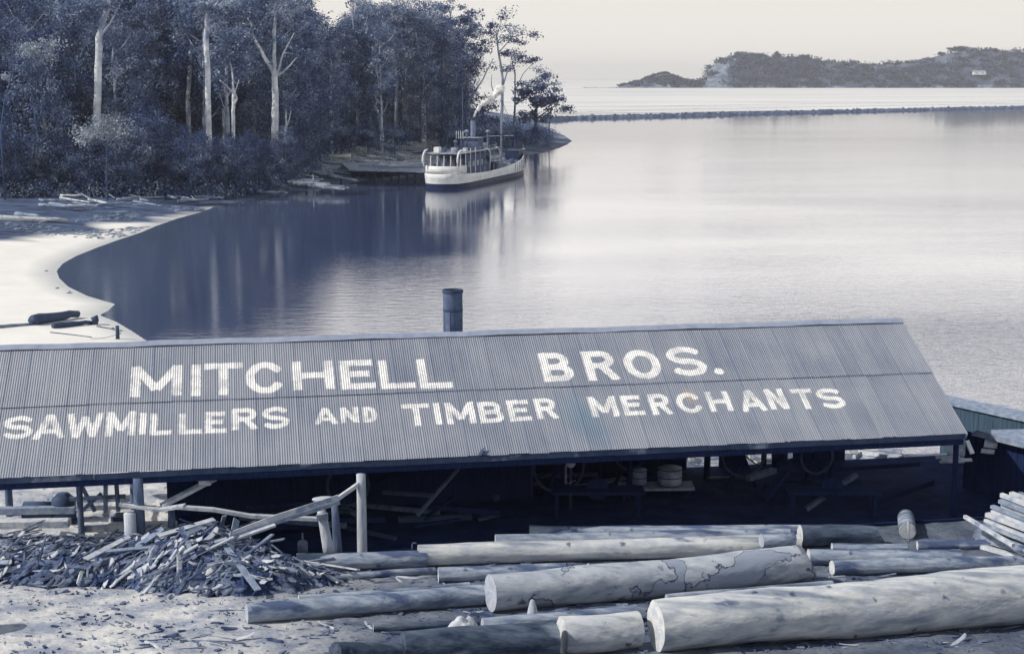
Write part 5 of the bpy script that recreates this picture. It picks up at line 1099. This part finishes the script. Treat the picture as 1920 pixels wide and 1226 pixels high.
p = onbeach(221, 640); ps = thing('mooring_post', 'upright dark mooring post with a sagging rope on the sand spit', 'post', p); mb = MB(); mb.tube([p-Vector((0,0,.2)), p+Vector((0,0,.95))], [.14,.13], 12, wob=.1); part('post', mb, M['iron'], ps, True)
q = onbeach(170, 640); mb = MB(); mb.tube([p+Vector((0,0,.35)).lerp(q-p+Vector((0,0,.1)), i/6)+Vector((0,0,-.1*math.sin(i/6*3.14))) for i in range(7)], .02, 6); part('rope', mb, M['driftwood'], ps)
drift('thin stick on the sand left of the mooring post', (95,628), (172,636), .05, 'iron'); drift('short bent stick under the dark flat limb', (182,616), (215,622), .06, 'iron')
for k in range(60):
    x = random.uniform(70, 520); y = 392-(x-70)*.07+random.uniform(-16, 10); L = random.uniform(14, 60); sl_ = random.uniform(-.10,.22)
    if sdf_poly(*[np.array([v]) for v in PZ(x+L/2, y, 0).xy])[0] < 0: continue
    t_ = drift('grey driftwood limb stranded among others along the foot of the wood', (x, y), (x+L, y+sl_*L), random.uniform(.10,.26), random.choice(['driftwood','driftwood','plank_grey','bark_grey','bark_pale']), 'driftwood along the foot of the wood', lift=random.uniform(0,.5))
for k, (a_, b2, r) in enumerate([((140,362),(175,384),.16),((186,358),(215,378),.14),((340,355),(365,380),.16),((455,336),(475,348),.12)]): drift('bare slanting branch leaning out of the shore litter', a_, b2, r, 'driftwood', 'slanting branches in the shore litter', lift=.3)
drift('long pale fallen trunk sloping down the bank left of the jetty', (518,306), (606,332), .4, 'driftwood'); 
for k in range(9):
    x0 = 532+k*9; a_ = PZ(x0, 341+k*1.2, 1.1+.1*(k%2)); b2 = PZ(x0+random.uniform(40,62), 339+k*1.9, 1.0); t_ = thing('jetty_log', 'pale log laid with others as a rough landing at the water edge', 'log', (a_+b2)/2, 'logs of the rough landing'); mb = MB(); mb.tube([a_.lerp(b2, i/4) for i in range(5)], [.26,.25,.24,.23,.2], 10, wob=.1, wseed=k); part('stem', mb, M[['bark_pale','driftwood','plank'][k%3]], t_, True)
for x, y in ((545,352),(575,356),(605,353),(640,347)):
    p = PZ(x, y, 0); t_ = thing('jetty_pile', 'short dark pile under the rough log landing', 'pile', (p.x,p.y,-1), 'piles of the rough landing'); mb = MB(); mb.tube([p-Vector((0,0,1)), p+Vector((0,0,1.0))], .22, 8); part('pile', mb, M['hull_dark'], t_, True)
p = PZ(588, 358, 0); t_ = thing('mooring_pole', 'slim upright pole in the shallows before the rough log landing', 'pole', (p.x,p.y,-1)); mb = MB(); mb.tube([p-Vector((0,0,1)), p+Vector((0,0,2.6))], .11, 8); part('pole', mb, M['driftwood'], t_, True)
# weed and scraps along the tide line of the beach
g = np.random.default_rng(31); vs_ = []; fs_ = []; o_ = 0
for k in range(9000):
    x = g.uniform(-62, -19); y = g.uniform(86, 204); 
    if noise.noise(Vector((x*.15, y*.08, 0)))+.25*noise.noise(Vector((x*.9, y*.5, 0))) < .12: continue
    sdv = float(sdf_poly(np.array([x]), np.array([y]))[0])
    if not (.4 < sdv < (2.2 if y < 158 else 16)) or (y < 158 and g.random() < .8): continue
    L = g.uniform(.12, .7)*(1+.9*(y > 160)); w_ = L*g.uniform(.15,.5); an = g.uniform(-.5, .5)+.9; z = hz(x, y)+.035; q = [(-L/2,-w_/2),(L/2,-w_/3),(L/2*.8,w_/2),(-L/2*.7,w_/3)]; ct, st__ = math.cos(an), math.sin(an)
    vs_ += [(x+a_*ct-b2*st__, y+a_*st__+b2*ct, z) for a_, b2 in q]+[(x+(a_*ct-b2*st__)*.6, y+(a_*st__+b2*ct)*.6, z+.06) for a_, b2 in q]; fs_ += [tuple(i_+o_ for i_ in f_) for f_ in [(4,5,6,7),(0,1,5,4),(1,2,6,5),(2,3,7,6),(3,0,4,7)]]; o_ += 8
tag(link('seaweed', npmesh('seaweed', vs_, fs_, M['driftwood'])), 'scraps of weed and bark washed up along the edge of the beach', 'seaweed', kind='stuff')
# jetty
M['jetty'] = mat('worn_jetty_plank', (.58,.61,.65,1), (.24,.29,.38,1), 1.1, bump=.4)
jt = thing('jetty', 'low timber jetty of worn planks running out to the moored steamer', 'jetty', PZ(740, 330, 0))
c4 = [PZ(655, 318, 1.7), PZ(806, 322, 1.7), PZ(812, 303, 1.7), PZ(640, 306, 1.7)]; mb = MB(); nP = 44
for i in range(nP):
    a_ = c4[0].lerp(c4[1], i/nP); b2 = c4[0].lerp(c4[1], (i+.93)/nP); c_ = c4[3].lerp(c4[2], (i+.93)/nP); d_ = c4[3].lerp(c4[2], i/nP); hh = Vector((0,0,random.uniform(0,.06))); q = [v+hh for v in (a_,b2,c_,d_)]; mb.add(q+[v-Vector((0,0,.25)) for v in q], [(0,1,2,3),(7,6,5,4),(0,4,5,1),(1,5,6,2),(2,6,7,3),(3,7,4,0)])
part('deck', mb, M['jetty'], jt); mb = MB(); mb.beam(c4[0]-Vector((0,-.2,.42)), c4[1]-Vector((0,-.2,.42)), .3, .3); part('bearer', mb, M['hull_dark'], jt)
for i in range(10): a_ = c4[0].lerp(c4[1], (i+.3)/10.2)+Vector((0,.3,0)); mb = MB(); mb.tube([(a_.x,a_.y,-1.5),(a_.x,a_.y,1.5)], .2, 8); part('pile', mb, M['hull_dark'], jt, True)
# timber lying about on the bank and along its foot
rb = random.Random(41)
for k in range(30):
    x = rb.uniform(520, 770); yb = float(np.interp(x, [520,600,660,700,800], [352,342,326,318,306])); y = yb-rb.uniform(0, 34); L = rb.uniform(18, 58); 
    drift('grey log strewn with others over the bank left of the jetty', (x, y), (x+L, y+rb.uniform(-3, 9)), rb.uniform(.14,.34), rb.choice(['driftwood','bark_pale','plank','driftwood','plank_grey']), 'logs strewn over the bank', lift=rb.uniform(0,.35))
for k in range(18):
    a_ = c4[0].lerp(c4[1], rb.random()).lerp(c4[3].lerp(c4[2], rb.random()), rb.uniform(.1,.9)); an = rb.gauss(0, .35); L = rb.uniform(1.5, 6); r_ = rb.uniform(.09,.22); d = Vector((math.cos(an), math.sin(an), 0)); z0 = Vector((0,0,.1+r_))
    t_ = thing('stacked_timber', 'sawn timber waiting on the jetty planks beside the steamer', 'timber', a_, 'timber waiting on the jetty'); mb = MB(); mb.beam(a_+z0-d*L/2, a_+z0+d*L/2, r_*2, r_*1.6); part('beam', mb, M[rb.choice(['plank','plank_grey','bark_pale'])], t_)
# bank by the jetty
p0 = onbeach(700, 322)
# skiff drawn up on the bank
p = cast(632, 298, 200) or PD(632, 298, 290); sk = thing('skiff', 'small pale skiff drawn up on the bank above the jetty', 'boat', p, rz=.0); mb = MB(); n = 12; vv = []
for i in range(n+1):
    s_ = i/n*2-1; hw = .75*(1-abs(s_)**2.4); zz = .65+.25*s_*s_
    for y_, z_ in ((-hw, zz), (-hw*.7, .1), (0, 0), (hw*.7, .1), (hw, zz), (hw*.85, zz-.05), (0, .15), (-hw*.85, zz-.05)): vv.append(p+Vector((s_*2.9, y_-s_*.6, z_+.1)))
mb.add(vv, [(i*8+k, (i+1)*8+k, (i+1)*8+(k+1)%8, i*8+(k+1)%8) for i in range(n) for k in range(8)]); part('hull', mb, M['white'], sk, True)
for s_ in (-1.2,.2,1.4): mb = MB(); mb.box(p+Vector((s_, -s_*.2, .55)), (.25,1.1,.05)); part('thwart', mb, M['driftwood'], sk)
drift('dark fallen timbers below the skiff', (600,305), (655,312), .3, 'bark_grey'); drift('second fallen trunk on the bank below the skiff', (560,322), (640,334), .25, 'driftwood')

# ------------------------------------------------------------------ steamer
SA = PZ(829, 353.5, 0); SB = PZ(985, 320, 0); sd_ = (SB-SA); sd_.z = 0; LEN = 47.0; fx = sd_.normalized(); sbx = Vector((fx.y, -fx.x, 0))    # starboard
stm_ = thing('steamer', 'small white hulled coastal steamer moored at the jetty with tall funnel and two masts', 'ship', SA)
def Q(s_, b_, z): return SA + fx*(s_*LEN) + sbx*b_ + Vector((0,0,z))
def hb(s_):
    if s_ < .1: return 3.5*(.80+.20*math.sin(s_/.1*math.pi/2)) 
    if s_ > .62: return 3.5*max(0.015, (1-((s_-.62)/.38)**1.9))
    return 3.5
def zr(s_): return 2.45 - .75*math.sin(min(1, s_/.62)*math.pi)*.55 + (1.9*((s_-.6)/.4)**1.6 if s_ > .6 else 0)
st_n = 40
def hullrows(rows_):
    vv = []
    for i in range(st_n+1):
        s_ = i/st_n; 
        for (bf, zf) in rows_: vv.append(Q(s_ + (.018*(zf(s_)) / 3 if s_ > .95 else (-.012*max(zf(s_), 0)/2.4 if s_ < .03 else 0)), hb(s_)*bf, zf(s_)))
    for i in range(st_n+1):
        s_ = i/st_n
    return vv
def hullmesh(rows_, mt, name, cap0=True):
    k = len(rows_); mb = MB(); vv = hullrows(rows_)+[]; o = len(vv)
    mir = hullrows([(-a_, z_) for a_, z_ in rows_]); mb.add(vv, [(i*k+j, (i+1)*k+j, (i+1)*k+j+1, i*k+j+1) for i in range(st_n) for j in range(k-1)]); mb.add(mir, [(i*k+j+1, (i+1)*k+j+1, (i+1)*k+j, i*k+j) for i in range(st_n) for j in range(k-1)])
    if cap0:   # rounded stern plate
        cols = 10; cap = []
        for c in range(cols+1):
            f_ = 1-2*c/cols
            for (bf, zf) in rows_: cap.append(Q(-.012*max(zf(0),0)/2.4 - .03*(1-f_*f_), hb(0)*bf*f_, zf(0)))
        mb.add(cap, [(c*k+j, c*k+j+1, (c+1)*k+j+1, (c+1)*k+j) for c in range(cols) for j in range(k-1)])
    part(name, mb, mt, stm_, True)
C_ = lambda v: (lambda s_: v)
hullmesh([(.0, C_(-1.5)), (.8, C_(-1.2)), (.93, C_(-.2)), (.985, C_(.8))], M['hull_dark'], 'lower_hull')
hullmesh([(.99, C_(.8)), (1.0, lambda s_: (zr(s_)+.8)/2), (1.01, zr), (.97, zr), (.96, lambda s_: zr(s_)-.75)], M['white'], 'upper_hull')
mb = MB(); vv = [Q(i/st_n, sgn*hb(i/st_n)*.97, zr(i/st_n)-.75) for i in range(st_n+1) for sgn in (-1, 1)]; mb.add(vv, [(2*i, 2*i+1, 2*i+3, 2*i+2) for i in range(st_n)]); part('deck', mb, M['deck'], stm_)
# stern bulwark tier
mb = MB(); cols = 14; vv = []
path = [Q(.09, -3.05, 0)]+[Q(-.028+.03*(abs(1-2*c/10))**2, -2.9+5.8*c/10, 0) for c in range(11)]+[Q(.075, 3.1, 0)]
for q in path: vv += [q+Vector((0,0,2.35)), q+Vector((0,0,3.65))]
mb.add(vv, [(2*i, 2*i+2, 2*i+3, 2*i+1) for i in range(len(path)-1)]); o = part('stern_bulwark', mb, M['white'], stm_, True); md = o.modifiers.new('s', 'SOLIDIFY'); md.thickness = .12
def sbox(name, s0, s1, w_, z0, z1, m, b0=0.0, label=None):
    mb = MB(); mb.box(Q((s0+s1)/2, b0, (z0+z1)/2), ((s1-s0)*LEN, w_, z1-z0), (fx, sbx, Vector((0,0,1)))); part(name, mb, M[m], stm_)
sbox('deckhouse', .11, .40, 4.6, 1.7, 5.2, 'house'); sbox('boat_deck', .0, .44, 6.3, 5.55, 5.68, 'offwhite')
sbox('wheelhouse', .30, .36, 3.2, 5.37, 7.6, 'house'); sbox('wheelhouse_roof', .293, .367, 3.6, 7.6, 7.72, 'offwhite'); sbox('hatch', .60, .74, 3.4, 1.6, 2.5, 'house'); sbox('forecastle', .84, .95, 2.6, 2.6, 4.3, 'hull_dark'); sbox('engine_casing', .20, .28, 2.4, 5.37, 6.3, 'house')
sbox('bridge_deck', .44, .58, 5.6, 1.7, 3.2, 'house')
for k in range(11):
    s_ = .43+k*.012; mb = MB(); mb.tube([Q(s_, 3.3, 1.7), Q(s_, 3.3, 3.1)], .07, 6); part('rail_post', mb, M['offwhite'], stm_)
for s0, s1, z, b0 in ((.40,.60,3.15,3.3),(.02,.44,6.3,3.05),(.02,.44,5.9,3.05)):
    mb = MB(); mb.tube([Q(s0+(s1-s0)*i/8, b0, z+(.0 if z < 4 else .25*math.sin(i*.9)*.3)) for i in range(9)], .045, 6); part('rail', mb, M['offwhite'], stm_)
for k in range(8): s_ = .01+k*.055; mb = MB(); mb.tube([Q(s_, 3.05, 2.0 if s_ > .09 else 3.6), Q(s_, 3.05, 6.3)], .075, 6); part('stanchion', mb, M['white' if k < 4 else 'offwhite'], stm_)
for k in range(6): b_ = -2.9+5.8*k/5; mb = MB(); mb.tube([Q(-.015, b_, 3.6), Q(-.012, b_, 5.3)], .075, 6); part('stanchion', mb, M['white'], stm_)
for sgn in (-1, 1): mb = MB(); mb.tube([Q(-.02, sgn*3.0, 3.6)]+[Q(-.02+.045*(1-math.cos(a_)), sgn*3.0, 4.5+1.7*math.sin(a_)) for a_ in np.linspace(0, 1.57, 7)], .17, 8); part('awning_hoop', mb, M['white'], stm_, True)
for s_ in (.30,.42): mb = MB(); mb.tube([Q(s_+.03, 3.35, 2.2), Q(s_+.03, 3.35, 4.6)]+[Q(s_+.03-.045*(1-math.cos(a_)), 3.35-.0, 4.6+1.3*math.sin(a_)) for a_ in np.linspace(.2, 1.57, 7)], .14, 8); part('davit', mb, M['white'], stm_, True)
mb = MB(); n = 12; vv = []
for i in range(n+1):
    q = i/n*2-1; hw = .8*(1-abs(q)**2.5); 
    for y_, z_ in ((-hw,.75+.2*q*q),(-hw*.75,.2),(0,0),(hw*.75,.2),(hw,.75+.2*q*q),(0,.85+.1*q*q)): vv.append(Q(.39, 3.3, 3.7)+fx*(q*3.0)+sbx*y_+Vector((0,0,z_)))
mb.add(vv, [(i*6+k, (i+1)*6+k, (i+1)*6+(k+1)%6, i*6+(k+1)%6) for i in range(n) for k in range(6)]); part('lifeboat', mb, M['offwhite'], stm_, True)
for z0 in (4.3,):
    for k in range(5): s_ = .15+k*.05; mb = MB(); mb.box(Q(s_, 2.32, 3.6), (1.0,.08,.9), (fx, sbx, Vector((0,0,1)))); part('window', mb, M['offwhite'], stm_)
for k in range(3): mb = MB(); mb.box(Q(.108, -1.4+k*1.4, 3.9), (.08,.9,1.3), (fx, sbx, Vector((0,0,1)))); part('window', mb, M['offwhite'], stm_)
def s_of(px, b_=0., z=6):   # fore-aft station seen at a photograph column
    lo, hi = -.1, 1.1
    for _ in range(40):
        mid = (lo+hi)/2; p = Q(mid, b_, z); X = 960+F*p.x/(p.y*CP-(p.z-CAMZ)*SP)
        if X < px: lo = mid
        else: hi = mid
    return mid
def z_at(px, py, s_, b_=0.): p = Q(s_, b_, 0); return PD(px, py, p.y).z
sf = s_of(887); zt = z_at(887, 222, sf); mb = MB(); mb.tube([Q(sf, 0, 5.3+(zt-5.3)*i/8) for i in range(9)], .42, 16, cap=False); part('funnel', mb, M['iron_pale'], stm_, True)
mb = MB(); mb.tube([Q(sf, 0, zt-.35), Q(sf, 0, zt)], .48, 16, cap=False); part('funnel_rim', mb, M['iron'], stm_, True); FT = Q(sf, 0, zt)
for px_, py_, r, m in ((940,178,.15,'plank_grey'),(868,165,.12,'iron'),(965,262,.1,'iron')):
    s_ = s_of(px_); zz = z_at(px_, py_, s_); mb = MB(); mb.tube([Q(s_, 0, 1.7), Q(s_, 0, (1.7+zz)/2), Q(s_, 0, zz)], [r*1.2, r, r*.55], 8); part('mast', mb, M[m], stm_, True)
sm_ = s_of(940); a_ = Q(s_of(946), 0, z_at(946, 262, s_of(946))); b2 = Q(s_of(903), 0, z_at(903, 210, s_of(903))); mb = MB(); mb.tube([a_, b2], [.13,.09], 8); part('derrick_boom', mb, M['iron'], stm_, True)
zm = z_at(940, 185, sm_); zm2 = z_at(868, 170, s_of(868))
for q0, q1 in ((Q(sm_,0,zm), Q(.98,0,4.6)), (Q(sm_,0,zm), Q(sm_-.06,3.4,2)), (Q(sm_,0,zm), Q(sm_+.05,3.3,2.4)), (Q(s_of(868),0,zm2), Q(.02,0,5.6)), (Q(s_of(868),0,zm2), Q(.33,3,5.4)), (Q(sm_,0,zm), b2), (Q(sm_-.03,-3.4,2), Q(sm_,0,zm))): mb = MB(); mb.tube([q0, q1], .03, 5); part('stay', mb, M['iron'], stm_)
mb = MB(); sx_ = s_of(935); mb.beam(Q(sx_, -2.6, z_at(935,256,sx_)), Q(sx_, 2.9, z_at(935,254,sx_)), .1, .12); part('spar', mb, M['offwhite'], stm_)
for px_, py_, r in ((875,247,.42),(915,247,.42),(893,266,.38),(854,266,.38)):
    s_ = s_of(px_, 1.0 if px_ > 880 else -.5); b_ = 1.0 if px_ > 880 else -.5; zz = z_at(px_, py_, s_, b_); mb = MB(); mb.tube([Q(s_, b_, 5.2 if s_ < .44 else 3.0), Q(s_, b_, zz-.2)], .22, 10); part('ventilator', mb, M['house'], stm_, True)
    mb = MB(); c = Q(s_, b_, zz); n = 8; vv = [c+Vector((r*math.sin(math.pi*i/n)*math.cos(6.283*j/12), r*math.sin(math.pi*i/n)*math.sin(6.283*j/12), r*.75*math.cos(math.pi*i/n))) for i in range(n+1) for j in range(12)]; mb.add(vv, [(i*12+j, (i+1)*12+j, (i+1)*12+(j+1)%12, i*12+(j+1)%12) for i in range(n) for j in range(12)]); part('ventilator_cowl', mb, M['offwhite'], stm_, True)
for k in range(4): mb = MB(); s_ = s_of(862); mb.tube([Q(s_, -.6+k*.4, 7.7), Q(s_, -.6+k*.4, 9.0)], .06, 6); part('rail_post', mb, M['white'], stm_)
for k in range(9): s_ = .64+k*.036; mb = MB(); mb.box(Q(s_, hb(s_)*1.015, (zr(s_)+.9)/2), (.12,.06,zr(s_)-1.0), (fx, sbx, Vector((0,0,1)))); part('rubbing_strake', mb, M['offwhite'], stm_)
for k, (s_, b_, sz) in enumerate([(.06,1.2,.8),(.10,-1.3,.7),(.14,1.8,.6),(.40,1.2,.9),(.42,-1.0,.8),(.05,-1.6,.9)]): mb = MB(); mb.box(Q(s_, b_, 5.7+sz/2), (sz*1.4,sz,sz), (fx, sbx, Vector((0,0,1)))); part('locker', mb, M[['offwhite','house','white'][k%3]], stm_)
for k, (s_, b_, z_, r_) in enumerate([(.50,2.0,3.4,.5),(.55,-.5,3.4,.6),(.77,1.0,2.6,.55),(.80,-1.2,2.7,.6),(.62,2.6,2.2,.5),(.04,0.2,3.8,.45),(.07,2.2,3.4,.4)]): mb = MB(); mb.tube([Q(s_, b_, z_-.7), Q(s_, b_, z_), Q(s_, b_, z_+.4)], [r_, r_*.95, r_*.6], 10, wob=.2, wseed=k); part('cargo', mb, M[['offwhite','plank_grey','house'][k%3]], stm_)
for k in range(5): s_ = .90+k*.02; mb = MB(); mb.tube([Q(s_, hb(s_)*.9, zr(s_)), Q(s_, hb(s_)*.9, zr(s_)+.9)], .06, 6); part('rail_post', mb, M['offwhite'], stm_)
# steam
pm = bpy.data.materials.new('steam'); pm.use_nodes = True; pb = pm.node_tree.nodes['Principled BSDF']; pb.inputs['Base Color'].default_value = (.93,.92,.90,1); pb.inputs['Roughness'].default_value = 1; pb.inputs['Specular IOR Level'].default_value = 0
pt_ = pm.node_tree; tp = N(pt_, 'ShaderNodeBsdfTransparent'); mxs = N(pt_, 'ShaderNodeMixShader'); no_ = N(pt_, 'ShaderNodeTexNoise'); no_.inputs['Scale'].default_value = .8; no_.inputs['Detail'].default_value = 5
co_ = N(pt_, 'ShaderNodeTexCoord'); pt_.links.new(co_.outputs['Object'], no_.inputs['Vector']); mp_ = N(pt_, 'ShaderNodeMapRange'); mp_.inputs[1].default_value = .35; mp_.inputs[2].default_value = .62; mp_.inputs[3].default_value = .1; mp_.inputs[4].default_value = .75; pt_.links.new(no_.outputs[0], mp_.inputs[0]); pt_.links.new(mp_.outputs[0], mxs.inputs[0]); pt_.links.new(tp.outputs[0], mxs.inputs[1]); pt_.links.new(pb.outputs[0], mxs.inputs[2]); pt_.links.new(mxs.outputs[0], pt_.nodes['Material Output'].inputs['Surface'])
mb = MB(); spine = [(888,219),(892,211),(897,204),(903,197),(910,191),(918,185),(926,179),(934,173),(940,168)]; rs_ = random.Random(4)
for k in range(46):
    q = k/45*7.99; i0 = int(q); f_ = q-i0; r = 1.5+q*.75; x = spine[i0][0]+(spine[i0+1][0]-spine[i0][0])*f_+rs_.gauss(0, .45)*r; y = spine[i0][1]+(spine[i0+1][1]-spine[i0][1])*f_+rs_.gauss(0, .5)*r; r *= rs_.uniform(.5, 1.0)
    c = PD(x, y, FT.y+k*.08+rs_.uniform(-.5,.5)); rm_ = r*FT.y/F; n = 9; m_ = 12; vv = []
    for i in range(n+1):
        for j in range(m_):
            v = Vector((math.sin(math.pi*i/n)*math.cos(6.283*j/m_), math.sin(math.pi*i/n)*math.sin(6.283*j/m_), math.cos(math.pi*i/n))); vv.append(c+v*rm_*(1+.5*noise.noise(v*2.2+Vector((k*3,0,0)))))
    mb.add(vv, [(i*m_+j, (i+1)*m_+j, (i+1)*m_+(j+1)%m_, i*m_+(j+1)%m_) for i in range(n) for j in range(m_)])
tag(link('steam_plume', mb.mesh('steam_plume', pm, True)), 'white plume of steam blowing right from the steamer funnel', 'steam', kind='stuff')

# ------------------------------------------------------------------ haze
HD = .00010
hm_ = bpy.data.materials.new('haze_air'); hm_.use_nodes = True; t = hm_.node_tree; t.nodes.remove(t.nodes['Principled BSDF']); pv = N(t, 'ShaderNodeVolumePrincipled'); pv.inputs['Density'].default_value = HD; pv.inputs['Color'].default_value = (.93,.93,.93,1); pv.inputs['Anisotropy'].default_value = .0
t.links.new(pv.outputs[0], t.nodes['Material Output'].inputs['Volume'])
mb = MB(); mb.box((0, 7300, 60), (18400, 15800, 146)); tag(link('haze', mb.mesh('haze', hm_)), 'thin pale haze over the water', 'haze', kind='stuff')
